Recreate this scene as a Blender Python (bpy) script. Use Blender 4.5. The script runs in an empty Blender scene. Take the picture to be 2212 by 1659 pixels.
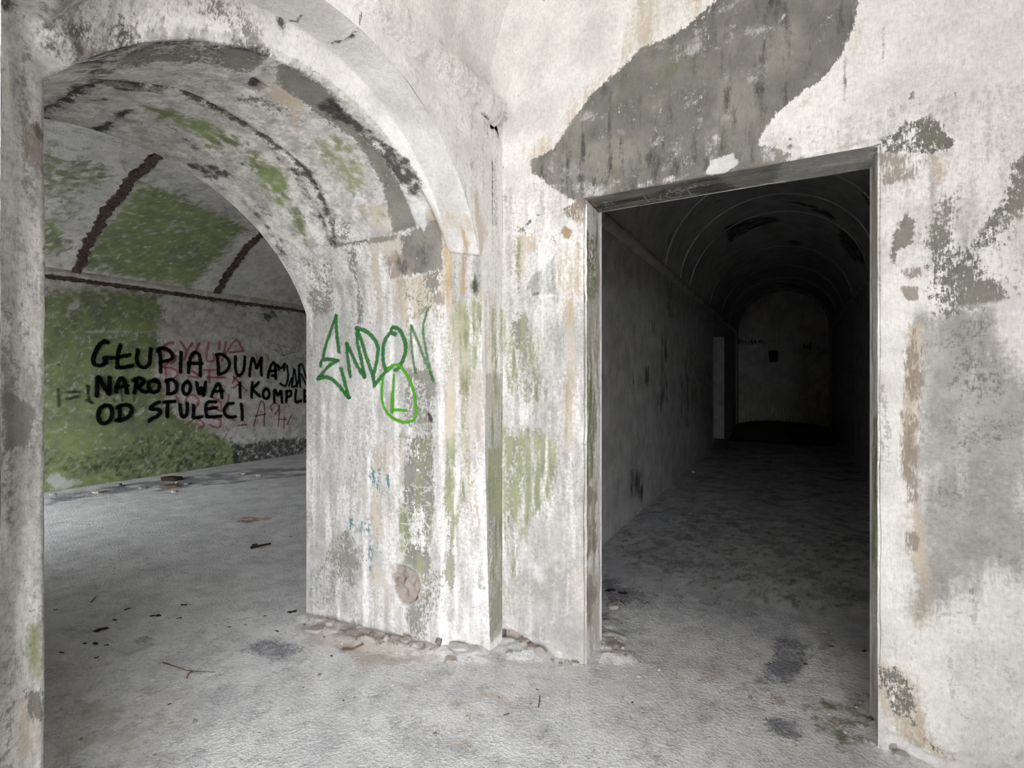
import bpy, bmesh, math, random
import numpy as np
from mathutils import Vector

# ------------------------------------------------------------------ scene, camera, light
scene = bpy.context.scene
COL = scene.collection
YAW = math.radians(29.07)
FPX, CX, CY, HC = 1091.0, 1106.0, 818.0, 1.5
cam_d = bpy.data.cameras.new('camera')
cam_d.sensor_width = 36.0
cam_d.lens = 36.0 * FPX / 2212.0
cam_d.shift_y = -11.5 / 2212.0
cam_d.clip_start = 0.02
cam = bpy.data.objects.new('camera', cam_d)
COL.objects.link(cam)
cam.location = (0, 0, HC)
cam.rotation_euler = (math.pi / 2, 0, YAW)
scene.camera = cam

vs = scene.view_settings
vs.view_transform = 'Standard'
vs.look = 'None'
vs.gamma = 1.0
vs.use_curve_mapping = False
vs.exposure = 1.62

SKY = 9.0
world = bpy.data.worlds.new('overcast_sky')
scene.world = world
world.use_nodes = True
bg = world.node_tree.nodes['Background']
bg.inputs['Color'].default_value = (0.95, 0.965, 1.0, 1)
bg.inputs['Strength'].default_value = SKY


def portal(name, loc, rot, sx, sy):
    l = bpy.data.lights.new(name, 'AREA')
    l.shape = 'RECTANGLE'
    l.size, l.size_y = sx, sy
    l.cycles.is_portal = True
    o = bpy.data.objects.new(name, l)
    o.location = loc
    o.rotation_euler = rot
    COL.objects.link(o)


# rooms (x right, y away along the gallery, z up; metres)
XL, XR = -1.45, 1.05            # gallery side walls
YD, YDB = 2.495, 2.745          # door wall front and back
YE = -4.4                       # open end of the gallery behind the camera
ZS = 2.92                       # springing of the vaults
XF = -2.717                     # chamber side of the arch wall
XB = -8.6                       # chamber back wall
YC0, YC1 = 0.1, 12.0           # chamber end walls
CXL, CXR, YCE = -1.5, 0.95, 16.6  # corridor beyond the door

# daylight comes through three unseen openings; the portals only mark them
OY0, OY1, OZ = -3.8, -0.6, 2.9   # tall opening in the gallery's right wall, behind the camera
portal('portal_gallery_side', (XR + 0.02, 0.5 * (OY0 + OY1), 0.5 * OZ), (0, math.pi / 2, 0), OZ, OY1 - OY0)
EX0, EX1, EZ = 0.35, 1.0, 2.4  # unseen doorway added at the gallery's near end to brighten the door wall
portal('portal_gallery_end', (0.5 * (EX0 + EX1), YE - 0.02, 0.5 * EZ), (math.pi / 2, 0, 0), EX1 - EX0, EZ)
CX0, CX1, CZ = -8.3, -6.95, 2.2   # doorway at the chamber's near end
portal('portal_chamber_door', (0.5 * (CX0 + CX1), YC0 - 0.02, 0.5 * CZ), (math.pi / 2, 0, 0), CX1 - CX0, CZ)
cy = scene.cycles
cy.max_bounces = 6
cy.diffuse_bounces = 5
cy.glossy_bounces = 2
cy.transparent_max_bounces = 12
cy.adaptive_threshold = 0.12
cy.adaptive_min_samples = 12
cy.use_light_tree = False
cy.caustics_reflective = False
cy.caustics_refractive = False

# ------------------------------------------------------------------ numpy helpers
rng = np.random.default_rng(7)
LAT = rng.random((64, 64, 64)).astype(np.float32)


def vnoise(p):
    f = np.floor(p)
    t = p - f
    t = t * t * (3 - 2 * t)
    i = f.astype(np.int64) & 63
    j = (i + 1) & 63
    x0, y0, z0 = i[..., 0], i[..., 1], i[..., 2]
    x1, y1, z1 = j[..., 0], j[..., 1], j[..., 2]
    tx, ty, tz = t[..., 0], t[..., 1], t[..., 2]
    a = LAT[x0, y0, z0] * (1 - tx) + LAT[x1, y0, z0] * tx
    b = LAT[x0, y1, z0] * (1 - tx) + LAT[x1, y1, z0] * tx
    c = LAT[x0, y0, z1] * (1 - tx) + LAT[x1, y0, z1] * tx
    d = LAT[x0, y1, z1] * (1 - tx) + LAT[x1, y1, z1] * tx
    return (a * (1 - ty) + b * ty) * (1 - tz) + (c * (1 - ty) + d * ty) * tz


def fbm(p, scale, octaves=4, seed=0.0, rough=0.5):
    p = np.asarray(p, dtype=np.float64) * scale + 17.3 + seed * 5.17
    v = np.zeros(p.shape[:-1])
    amp, tot = 1.0, 0.0
    for _ in range(octaves):
        v += amp * vnoise(p)
        tot += amp
        amp *= rough
        p = p * 2.03 + 3.1
    return v / tot - 0.5


CS, SN = math.cos(YAW), math.sin(YAW)


def project(P):
    P = np.asarray(P, dtype=np.float64)
    X = P[..., 0] * CS + P[..., 1] * SN
    D = -P[..., 0] * SN + P[..., 1] * CS
    D = np.where(np.abs(D) < 1e-4, 1e-4, D)
    return np.stack([CX + FPX * X / D, CY - FPX * (P[..., 2] - HC) / D], -1), D


def on_floor(px, py):
    D = HC * FPX / (py - CY)
    X = (px - CX) / FPX * D
    return X * CS - D * SN, X * SN + D * CS


def crop(ox, oy, sc, pts):
    return [(ox + x / sc, oy + y / sc) for x, y in pts]


def c1(*p): return crop(0, 0, 2.962, p)
def c2(*p): return crop(560, 0, 2.962, p)
def c3(*p): return crop(1100, 0, 1.989, p)
def c4(*p): return crop(0, 500, 2.765, p)
def c5(*p): return crop(600, 420, 2.962, p)
def c6(*p): return crop(600, 940, 2.962, p)
def c7(*p): return crop(1260, 360, 1.975, p)
def c8(*p): return crop(1700, 220, 2.127, p)
def c9(*p): return crop(1800, 900, 2.186, p)
def ck(*p): return crop(930, 420, 4.879, p)
def cf(*p): return crop(0, 1000, 2.517, p)
def cg(*p): return crop(1240, 1000, 2.517, p)
def ch(*p): return crop(600, 1300, 2.765, p)
def ct(*p): return crop(180, 700, 4.424, p)
def cn(*p): return crop(660, 660, 5.925, p)
def cl(*p): return crop(1280, 380, 6.144, p)
def cs(*p): return crop(90, 960, 3.814, p)


# mask channels (density 0..1), packed in three colour attributes
CH = dict(grey=0, green=1, dark=2, tan=3, white=4, rust=5, brown=6, crack=7, crackle=8, fleck=9, dirt_shade=10, teal=11)


def smooth(x):
    x = np.clip(x, 0, 1)
    return x * x * (3 - 2 * x)


def poly_sdf(Q, poly):
    poly = np.asarray(poly, dtype=np.float64)
    d2 = np.full(len(Q), 1e9)
    inside = np.zeros(len(Q), bool)
    n = len(poly)
    for k in range(n):
        a, b = poly[k], poly[(k + 1) % n]
        e = b - a
        w = Q - a
        t = np.clip((w @ e) / max(e @ e, 1e-12), 0, 1)
        r = w - t[:, None] * e
        d2 = np.minimum(d2, (r * r).sum(1))
        c = (a[1] > Q[:, 1]) != (b[1] > Q[:, 1])
        with np.errstate(divide='ignore', invalid='ignore'):
            xi = a[0] + (Q[:, 1] - a[1]) / (b[1] - a[1]) * (b[0] - a[0])
        inside ^= c & (Q[:, 0] < xi)
    return np.where(inside, 1, -1) * np.sqrt(d2)


def line_dist(Q, pts):
    pts = np.asarray(pts, dtype=np.float64)
    d2 = np.full(len(Q), 1e9)
    for a, b in zip(pts[:-1], pts[1:]):
        e = b - a
        w = Q - a
        t = np.clip((w @ e) / max(e @ e, 1e-12), 0, 1)
        r = w - t[:, None] * e
        d2 = np.minimum(d2, (r * r).sum(1))
    return np.sqrt(d2)


class Surf:
    """A tensor grid of points with paintable masks, a relief and faces that can be left out."""

    def __init__(self, name, S, T, P, outward):
        self.name, self.S, self.T = name, np.asarray(S, float), np.asarray(T, float)
        self.P = np.asarray(P, float)
        self.M = np.zeros(self.P.shape[:2] + (12,), np.float32)
        self.H = np.zeros(self.P.shape[:2])
        self.hole = np.zeros((len(S) - 1, len(T) - 1), bool)
        du = np.gradient(self.P, axis=0)
        dv = np.gradient(self.P, axis=1)
        N = np.cross(du, dv)
        N /= np.maximum(np.linalg.norm(N, axis=-1, keepdims=True), 1e-9)
        mid = N[N.shape[0] // 2, N.shape[1] // 2]
        self.flip = float(mid @ np.asarray(outward, float)) < 0
        self.N = -N if self.flip else N
        self.ST = np.stack(np.meshgrid(self.S, self.T, indexing='ij'), -1)
        self._pp = None
        self.stretch = 'z'

    def pix(self, pts):
        if self._pp is None:
            pp, D = project(self.P)
            tocam = np.array([0, 0, HC]) - self.P
            ok = (D > 0.1) & ((tocam * self.N).sum(-1) > 0)
            self._pp = np.where(ok[..., None], pp, 1e7)
        pp = self._pp
        out = []
        nu, nv = pp.shape[:2]
        for x, y in pts:
            k = int(np.argmin(((pp - (x, y)) ** 2).sum(-1)))
            i, j = divmod(k, nv)
            i0, i1 = max(i - 1, 0), min(i + 1, nu - 1)
            j0, j1 = max(j - 1, 0), min(j + 1, nv - 1)
            s, t = self.S[i], self.T[j]
            du = (pp[i1, j] - pp[i0, j]) / (self.S[i1] - self.S[i0])
            dv = (pp[i, j1] - pp[i, j0]) / (self.T[j1] - self.T[j0])
            A = np.array([du, dv]).T
            if abs(np.linalg.det(A)) > 1e-3 and np.abs(A).max() < 1e6:
                ds = np.linalg.solve(A, np.array([x, y]) - pp[i, j])
                ds = np.clip(ds, -0.6, 0.6)
                s, t = s + ds[0], t + ds[1]
            out.append((s, t))
        return np.array(out)

    def _box(self, st, pad):
        lo, hi = st.min(0) - pad, st.max(0) + pad
        i0, i1 = np.searchsorted(self.S, [lo[0], hi[0]])
        j0, j1 = np.searchsorted(self.T, [lo[1], hi[1]])
        return slice(max(i0 - 1, 0), i1 + 1), slice(max(j0 - 1, 0), j1 + 1)

    def _field(self, st, kind, soft, width):
        bi, bj = self._box(st, soft + width)
        Q = self.ST[bi, bj]
        sh = Q.shape[:2]
        Q = Q.reshape(-1, 2)
        if len(Q) == 0:
            return bi, bj, np.zeros(sh)
        d = poly_sdf(Q, st) if kind == 'blob' else width - line_dist(Q, st)
        return bi, bj, smooth(d / soft + 0.5).reshape(sh)

    def blob(self, ch, pts, strength=1.0, soft=0.06, st=False):
        q = np.asarray(pts, float) if st else self.pix(pts)
        bi, bj, v = self._field(q, 'blob', soft, 0)
        c = self.M[bi, bj, CH[ch]]
        np.maximum(c, v * strength, out=c)

    def erase(self, ch, pts, soft=0.04, st=False):
        q = np.asarray(pts, float) if st else self.pix(pts)
        bi, bj, v = self._field(q, 'blob', soft, 0)
        self.M[bi, bj, CH[ch]] *= 1 - v

    def stroke(self, ch, pts, width=0.01, strength=1.0, soft=0.02, st=False):
        q = np.asarray(pts, float) if st else self.pix(pts)
        bi, bj, v = self._field(q, 'line', soft, width)
        c = self.M[bi, bj, CH[ch]]
        np.maximum(c, v * strength, out=c)

    def relief(self, pts, depth, soft=0.02, st=False, rough=0.0):
        q = np.asarray(pts, float) if st else self.pix(pts)
        bi, bj, v = self._field(q, 'blob', soft, 0)
        if rough:
            v = v * (1 + rough * 2 * fbm(self.P[bi, bj], 26, 3, 4))
        self.H[bi, bj] -= depth * v

    def groove(self, pts, width, depth, soft=0.02, st=False):
        q = np.asarray(pts, float) if st else self.pix(pts)
        bi, bj, v = self._field(q, 'line', soft, width)
        self.H[bi, bj] -= depth * v

    def crackle(self, pts, cell=0.07, width=0.006, strength=1.0, seed=3):
        """pale salt lines along the edges of random cells inside the outline"""
        q = self.pix(pts)
        bi, bj, v = self._field(q, 'blob', 0.12, 0)
        Q = self.ST[bi, bj].reshape(-1, 2)
        if len(Q) == 0:
            return
        r = np.random.default_rng(seed)
        Q = Q + 0.02 * np.stack([fbm(np.c_[Q, Q[:, :1] * 0], 18, 3, 7), fbm(np.c_[Q, Q[:, :1] * 0], 18, 3, 8)], -1) * 2
        lo, hi = Q.min(0), Q.max(0)
        n = max(int((hi - lo).prod() / cell ** 2), 4)
        C = lo + r.random((n, 2)) * (hi - lo)
        d1 = np.full(len(Q), 1e9); d2 = np.full(len(Q), 1e9)
        for c in C:
            d = np.hypot(Q[:, 0] - c[0], (Q[:, 1] - c[1]))
            d2 = np.minimum(d2, np.maximum(d, d1)); d1 = np.minimum(d1, d)
        e = smooth(1.5 - (d2 - d1) / (2 * width)).reshape(v.shape) * v * strength
        c = self.M[bi, bj, CH['crackle']]
        np.maximum(c, e, out=c)

    def all(self, ch, v):
        c = self.M[..., CH[ch]]
        np.maximum(c, v, out=c)

    def cut(self, s0, s1, t0, t1):
        cs_ = 0.5 * (self.S[1:] + self.S[:-1])
        ct_ = 0.5 * (self.T[1:] + self.T[:-1])
        self.hole |= ((cs_ > s0) & (cs_ < s1))[:, None] & ((ct_ > t0) & (ct_ < t1))[None, :]

    def at(self, st, off=0.0):
        st = np.asarray(st, float)
        i = np.clip(np.searchsorted(self.S, st[:, 0]) - 1, 0, len(self.S) - 2)
        j = np.clip(np.searchsorted(self.T, st[:, 1]) - 1, 0, len(self.T) - 2)
        a = ((st[:, 0] - self.S[i]) / (self.S[i + 1] - self.S[i]))[:, None]
        b = ((st[:, 1] - self.T[j]) / (self.T[j + 1] - self.T[j]))[:, None]
        G = self.P + self.N * (self.H[..., None] + off)
        return (G[i, j] * (1 - a) + G[i + 1, j] * a) * (1 - b) + (G[i, j + 1] * (1 - a) + G[i + 1, j + 1] * a) * b

    def build(self, mat, noise=0.003, scale=6.0, parent=None, kind='structure', fade=None):
        if noise:
            n = noise * 2 * fbm(self.P, scale, 5, 1.0)
            self.H = self.H + (n if fade is None else n * fade)
        self.H = self.H - 0.003 * smooth((self.M[..., 0] - 0.45) * 5) - 0.004 * smooth((self.M[..., 6] - 0.45) * 5)
        V = (self.P + self.N * self.H[..., None]).reshape(-1, 3)
        nu, nv = self.P.shape[:2]
        idx = np.arange(nu * nv).reshape(nu, nv)
        a, b, c, d = idx[:-1, :-1], idx[1:, :-1], idx[1:, 1:], idx[:-1, 1:]
        q = np.stack([a, d, c, b] if self.flip else [a, b, c, d], -1)[~self.hole]
        me = bpy.data.meshes.new(self.name)
        me.vertices.add(len(V))
        me.vertices.foreach_set('co', V.astype(np.float32).ravel())
        me.loops.add(q.size)
        me.loops.foreach_set('vertex_index', q.astype(np.int32).ravel())
        me.polygons.add(len(q))
        me.polygons.foreach_set('loop_start', np.arange(0, q.size, 4, dtype=np.int32))
        me.polygons.foreach_set('use_smooth', np.ones(len(q), bool))
        me.update(calc_edges=True)
        for k, nm in enumerate(('mA', 'mB', 'mC')):
            at = me.attributes.new(nm, 'FLOAT_COLOR', 'POINT')
            at.data.foreach_set('color', np.ascontiguousarray(self.M[..., 4 * k:4 * k + 4]).ravel())
        Q = self.P
        def nz(sc, sd, oc=6, r=0.62):
            return np.clip(0.5 + 1.45 * fbm(Q * np.array(sc), 1.0, oc, sd, r), 0, 1)
        if self.stretch == 'z':
            st1, st2 = (24, 24, 2.6), (34, 34, 5.0)
        elif self.stretch == 'x':
            st1, st2 = (3, 20, 20), (5, 32, 32)
        else:
            st1, st2 = (16, 16, 16), (24, 24, 24)
        at = me.attributes.new('mN', 'FLOAT_COLOR', 'POINT')
        at.data.foreach_set('color', np.stack([nz((6, 6, 6), 0), nz((11, 11, 11), 1), nz(st1, 2, 4), nz(st2, 3, 3)], -1).astype(np.float32).ravel())
        me.materials.append(mat)
        o = bpy.data.objects.new(self.name, me)
        COL.objects.link(o)
        if parent is not None:
            o.parent = parent
        elif kind:
            o['kind'] = kind
        self.obj = o
        return o


def tag(o, label, cat, group=None, kind=None):
    o['label'] = label
    o['category'] = cat
    if group:
        o['group'] = group
    if kind:
        o['kind'] = kind
    return o


def mesh_obj(name, verts, faces, mat, parent=None, smooth_=False):
    me = bpy.data.meshes.new(name)
    me.from_pydata([tuple(map(float, v)) for v in verts], [], [tuple(map(int, f)) for f in faces])
    if smooth_:
        me.polygons.foreach_set('use_smooth', np.ones(len(me.polygons), bool))
    me.materials.append(mat)
    me.update()
    o = bpy.data.objects.new(name, me)
    COL.objects.link(o)
    if parent is not None:
        o.parent = parent
    return o


# ------------------------------------------------------------------ materials
def lin(h):
    h = h.lstrip('#')
    v = [int(h[i:i + 2], 16) / 255 for i in (0, 2, 4)]
    return tuple(x / 12.92 if x < 0.04045 else ((x + 0.055) / 1.055) ** 2.4 for x in v) + (1,)


class NT:
    def __init__(self, name, rough=0.9):
        self.mat = bpy.data.materials.new(name)
        self.mat.use_nodes = True
        self.t = self.mat.node_tree
        self.bsdf = self.t.nodes['Principled BSDF']
        self.bsdf.inputs['Roughness'].default_value = rough
        self.bsdf.inputs['Specular IOR Level'].default_value = 0.15

    def matte(self, colour, normal=None, alpha=None):
        """chalky, fully diffuse surface"""
        self.t.nodes.remove(self.bsdf)
        out = self.t.nodes['Material Output']
        d = self.n('ShaderNodeBsdfDiffuse')
        self.put(d.inputs['Color'], colour)
        if normal is not None:
            self.put(d.inputs['Normal'], normal)
        sh = d.outputs[0]
        if alpha is not None:
            tr = self.n('ShaderNodeBsdfTransparent')
            mx = self.n('ShaderNodeMixShader')
            self.put(mx.inputs[0], alpha)
            self.t.links.new(tr.outputs[0], mx.inputs[1])
            self.t.links.new(sh, mx.inputs[2])
            sh = mx.outputs[0]
        self.t.links.new(sh, out.inputs['Surface'])
        return self.mat

    def n(self, typ, **kw):
        nd = self.t.nodes.new(typ)
        for k, v in kw.items():
            setattr(nd, k, v)
        return nd

    def put(self, sock, v):
        if hasattr(v, 'is_linked') or hasattr(v, 'links'):
            self.t.links.new(v, sock)
        else:
            sock.default_value = v

    def math(self, op, a, b=0.0, clamp=False):
        m = self.n('ShaderNodeMath', operation=op, use_clamp=clamp)
        self.put(m.inputs[0], a)
        self.put(m.inputs[1], b)
        return m.outputs[0]

    def mad(self, a, b, c):
        m = self.n('ShaderNodeMath', operation='MULTIPLY_ADD')
        self.put(m.inputs[0], a)
        self.put(m.inputs[1], b)
        self.put(m.inputs[2], c)
        return m.outputs[0]

    def ramp(self, v, lo, hi, a=0.0, b=1.0):
        m = self.n('ShaderNodeMapRange', interpolation_type='SMOOTHSTEP')
        self.put(m.inputs[0], v)
        m.inputs[1].default_value, m.inputs[2].default_value = lo, hi
        m.inputs[3].default_value, m.inputs[4].default_value = a, b
        return m.outputs[0]

    def mix(self, f, a, b):
        m = self.n('ShaderNodeMix', data_type='RGBA')
        self.put(m.inputs[0], f)
        self.put(m.inputs[6], a)
        self.put(m.inputs[7], b)
        return m.outputs[2]

    def pos(self, scale):
        g = self.n('ShaderNodeNewGeometry')
        v = self.n('ShaderNodeVectorMath', operation='MULTIPLY')
        self.t.links.new(g.outputs['Position'], v.inputs[0])
        v.inputs[1].default_value = scale
        return v.outputs[0]

    def noise(self, vec, scale, detail=4, rough=0.6):
        t = self.n('ShaderNodeTexNoise')
        self.t.links.new(vec, t.inputs['Vector'])
        t.inputs['Scale'].default_value = scale
        t.inputs['Detail'].default_value = detail
        t.inputs['Roughness'].default_value = rough
        return t

    def sep(self, c):
        s = self.n('ShaderNodeSeparateColor')
        self.t.links.new(c, s.inputs[0])
        return s.outputs[0], s.outputs[1], s.outputs[2]

    def attr(self, name):
        a = self.n('ShaderNodeAttribute', attribute_name=name)
        r, g, b = self.sep(a.outputs['Color'])
        return r, g, b, a.outputs['Alpha']


PLASTER = dict(base=('#e6e4e1', '#d0cecb'), dirt_shade=('#8f8e8a', '#a9a8a4'), tan=('#b3a48f', '#cabfae'),
               grey=('#63625d', '#85837b'), brown=('#7d736b', '#a4968c'), rust=('#a58255', '#bda583'),
               green=('#6e7450', '#9fa482'), moss=('#536122', '#85964a'), dark=('#262626', '#4c4b49'), white=('#e6e5e4', '#d8d7d9'),
               crack='#34302c', teal='#4d7d7f', streak=1.7, bump=0.35, ragged=0.85)


def weathered(name, pal):
    m = NT(name)
    p1 = m.pos((1, 1, 1))
    f1 = m.noise(p1, 55.0, 5, 0.82).outputs['Fac']
    ps = m.pos((1, 1, 0.2)) if pal['streak'] else p1
    f2 = m.noise(ps, 150.0, 3, 0.75).outputs['Fac']
    a1, a2, s1, s2 = m.attr('mN')
    grey, green, dark, tan = m.attr('mA')
    white, rust, brown, crack = m.attr('mB')
    crackle, fleck, dirt_shade, teal = m.attr('mC')
    ff = m.mad(f1, 0.62, m.math('MULTIPLY', f2, 0.38))

    def mask(d, n, lo=0.4, hi=0.6, amp=4.2):
        # density + noise, thresholded: 1 is solid, 0.5 is broken up, 0 is none
        k = m.mad(m.math('SUBTRACT', n, 0.5), amp, d)
        k = m.ramp(k, lo, hi)
        return m.math('MULTIPLY', k, m.ramp(d, 0.02, 0.22))

    def avg(a, b, w=0.5):
        return m.mad(a, w, m.math('MULTIPLY', b, 1 - w))

    def L(k):
        v = pal[k]
        return (lin(v[0]), lin(v[1])) if isinstance(v, tuple) else (lin(v), lin(v))

    ns = avg(s1, ff, 0.45)
    ns2 = avg(s2, ff, 0.4)
    nr = avg(a1, ff, 0.32)
    nr2 = avg(a2, f2, 0.5)
    c = m.mix(m.ramp(a1, 0.25, 0.8), L('base')[0], L('base')[1])
    c = m.mix(m.math('MULTIPLY', m.ramp(ff, 0.5, 0.66), m.ramp(dirt_shade, 0.08, 0.5, 0.08, 0.4)), c, L('dirt_shade')[0])

    def layer(c, key, d, n, lo, hi, inner, amt=1.0, amp=4.2):
        k = mask(d, n, lo, hi, amp)
        if amt != 1.0:
            k = m.math('MULTIPLY', k, amt)
        col = m.mix(m.ramp(inner, 0.36, 0.64), L(key)[0], L(key)[1])
        return m.mix(k, c, col), k

    c, kd = layer(c, 'dirt_shade', dirt_shade, ns, 0.1, 1.0, nr2, 0.85, 2.3)
    c, kt = layer(c, 'tan', tan, ns, 0.15, 1.0, nr, 0.85, 2.8)
    c, kg = layer(c, 'grey', grey, nr, 0.36, 0.64, avg(a1, f1, 0.6), 0.92)
    c, kb = layer(c, 'brown', brown, nr2, 0.3, 0.8, ff, 0.85)
    c, kr = layer(c, 'rust', rust, ns, 0.25, 0.9, ff, 0.75)
    kn = m.math('MULTIPLY', mask(green, ns2, 0.1, 1.0), 0.8)
    gd = m.mix(m.ramp(nr, 0.4, 0.6), L('green')[0], L('green')[1])
    gm = m.mix(m.ramp(nr, 0.4, 0.6), L('moss')[0], L('moss')[1])
    c = m.mix(kn, c, m.mix(m.ramp(green, 0.62, 0.84), gd, gm))
    c, kk = layer(c, 'dark', dark, ns2, 0.2, 0.95, f1, 0.9, 3.4)
    c, kte = layer(c, 'teal', teal, ns2, 0.45, 0.55, ff, 0.8)
    kf = m.math('MULTIPLY', m.ramp(avg(s2, f1, 0.4), 0.57, 0.62), fleck)
    c = m.mix(m.math('MULTIPLY', kf, 0.75), c, L('grey')[0])
    kq = m.ramp(m.mad(m.math('SUBTRACT', f1, 0.5), 1.6, crackle), 0.45, 0.8)
    kq = m.math('MULTIPLY', kq, m.ramp(crackle, 0.1, 0.3))
    c = m.mix(m.math('MULTIPLY', kq, 0.5), c, L('white')[1])
    c, kw = layer(c, 'white', white, avg(ff, a2, 0.65), 0.35, 0.8, a1, 0.7)
    kc = m.ramp(m.mad(m.math('SUBTRACT', f1, 0.5), 0.9, crack), 0.42, 0.7)
    kc = m.math('MULTIPLY', kc, m.ramp(crack, 0.05, 0.3))
    c = m.mix(kc, c, L('crack')[0])
    gr_n = m.n('ShaderNodeVectorMath', operation='SCALE')
    m.put(gr_n.inputs[0], c)
    m.put(gr_n.inputs['Scale'], m.ramp(ff, 0.36, 0.64, 1.06, 0.86))
    c = gr_n.outputs[0]
    b = m.n('ShaderNodeBump')
    b.inputs['Strength'].default_value = pal['bump']
    b.inputs['Distance'].default_value = 0.009
    m.put(b.inputs['Height'], m.noise(p1, 60.0, 2, 0.75).outputs['Fac'])
    return m.matte(c, b.outputs[0])


M_PLASTER = weathered('weathered_plaster', PLASTER)
FLOOR = dict(PLASTER, base=('#dadad9', '#c6c6c6'), dirt_shade=('#9b9ba0', '#b4b4b8'), tan=('#b0a69c', '#c2bab2'),
             grey=('#6d6d73', '#838389'), brown=('#8d8077', '#a3978d'), rust=('#7d5444', '#96705c'),
             green=('#63664a', '#7b7e62'), dark=('#2d2c2b', '#444340'), white=('#dededf', '#d2d2d4'), streak=0, bump=0.7)
M_FLOOR = weathered('worn_concrete_floor', FLOOR)
CORR = dict(PLASTER, base=('#bdbbba', '#a4a2a1'), bump=0.3)
M_CORR = weathered('grey_corridor_plaster', CORR)


def simple(name, ca, cb, scale=30, rough=0.9, bump=0.3, dist=0.004):
    m = NT(name, rough)
    tc = m.n('ShaderNodeTexCoord')
    N = m.noise(tc.outputs['Object'], scale, 5, 0.65)
    c = m.mix(m.ramp(N.outputs['Fac'], 0.35, 0.65), lin(ca), lin(cb))
    b = m.n('ShaderNodeBump')
    b.inputs['Strength'].default_value = bump
    b.inputs['Distance'].default_value = dist
    m.put(b.inputs['Height'], N.outputs['Fac'])
    return m.matte(c, b.outputs[0])


M_PALE = simple('pale_mortar', '#b3ada6', '#958f88')
M_GREYST = simple('grey_mortar', '#8d8a86', '#716d69')
M_PINKST = simple('pinkish_mortar', '#a1938a', '#84776f')
M_WHITEST = simple('white_plaster_flake', '#bfbdba', '#a19f9c')
M_DIM = simple('low_bounce_plaster', '#77776f', '#8a8a80', 4, 0.9, 0.3)  # tone kept dark to cut bounce light from unseen walls
M_PLAIN = simple('plain_plaster', '#d3d1cd', '#bab8b4', 5, 0.9, 0.3)
M_PLAINC = simple('plain_corridor_plaster', '#b8b6b4', '#a09e9c', 5, 0.9, 0.3)
M_RIDGE = simple('pale_plaster_ridge', '#dddbd8', '#c9c7c4', 30, 0.9, 0.1)
M_LEAF = simple('dead_leaf', '#2b2622', '#473c33', 60)
M_TWIG = simple('dry_twig', '#5a4438', '#77604f', 60)
M_DTWIG = simple('dark_twig', '#2a2523', '#40362f', 60)
M_RUSTY = simple('rusted_metal', '#453d37', '#6b6058', 24, 0.9, 0.8, 0.01)
M_SOIL = simple('dark_rubble', '#3e3b37', '#59544e', 20, 0.95, 0.8, 0.02)
M_GROUND = simple('trodden_ground', '#bab7b1', '#a29f9a', 3)


def paint_mat(name, col, alpha=1.0, soft=0.5, grain=0.6):
    m = NT(name, 0.7)
    e = m.n('ShaderNodeAttribute', attribute_name='edge')
    N = m.noise(m.pos((1, 1, 1)), 55, 4, 0.7)
    k = m.mad(m.math('SUBTRACT', N.outputs['Fac'], 0.5), grain * 2, m.math('SUBTRACT', 1.0, e.outputs['Fac']))
    k = m.ramp(k, 0.05, 0.05 + soft)
    return m.matte(lin(col), None, m.math('MULTIPLY', k, alpha))


# ------------------------------------------------------------------ structure: grids
def lines(*seg):
    out = [np.array([seg[0][0]])]
    for a, b, step in seg:
        n = max(int(round(abs(b - a) / step)), 1)
        out.append(np.linspace(a, b, n + 1)[1:])
    return np.concatenate(out)


def grid_xz(name, xs, zs, y, outward):
    g = np.stack(np.meshgrid(xs, zs, indexing='ij'), -1)
    P = np.stack([g[..., 0], np.full(g.shape[:2], y), g[..., 1]], -1)
    return Surf(name, xs, zs, P, outward)


def grid_yz(name, ys, zs, x, outward):
    g = np.stack(np.meshgrid(ys, zs, indexing='ij'), -1)
    P = np.stack([np.full(g.shape[:2], x), g[..., 0], g[..., 1]], -1)
    return Surf(name, ys, zs, P, outward)


# ---- floor
fx = lines((XB - 0.1, -3.2, 0.045), (-3.2, XR + 0.1, 0.0125))
fy = lines((YE - 0.2, 0.2, 0.1), (0.2, 3.6, 0.0125), (3.6, YCE + 0.1, 0.05))
g = np.stack(np.meshgrid(fx, fy, indexing='ij'), -1)
floor = Surf('floor', fx, fy, np.concatenate([g, np.zeros(g.shape[:2] + (1,))], -1), (0, 0, 1))

# ---- wall with the doorway
DX0, DX1, DZ = -0.945, 0.300, 2.442      # opening
ZTOP = ZS + 1.3
wx = lines((XL, DX0, 0.0085), (DX0, DX1, 0.0125), (DX1, XR, 0.0085))
wz = lines((-0.02, DZ, 0.0085), (DZ, 4.22, 0.0095))
doorwall = grid_xz('wall_front', wx, wz, YD, (0, -1, 0))
doorwall.cut(DX0, DX1, -0.1, DZ)
W = doorwall


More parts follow.
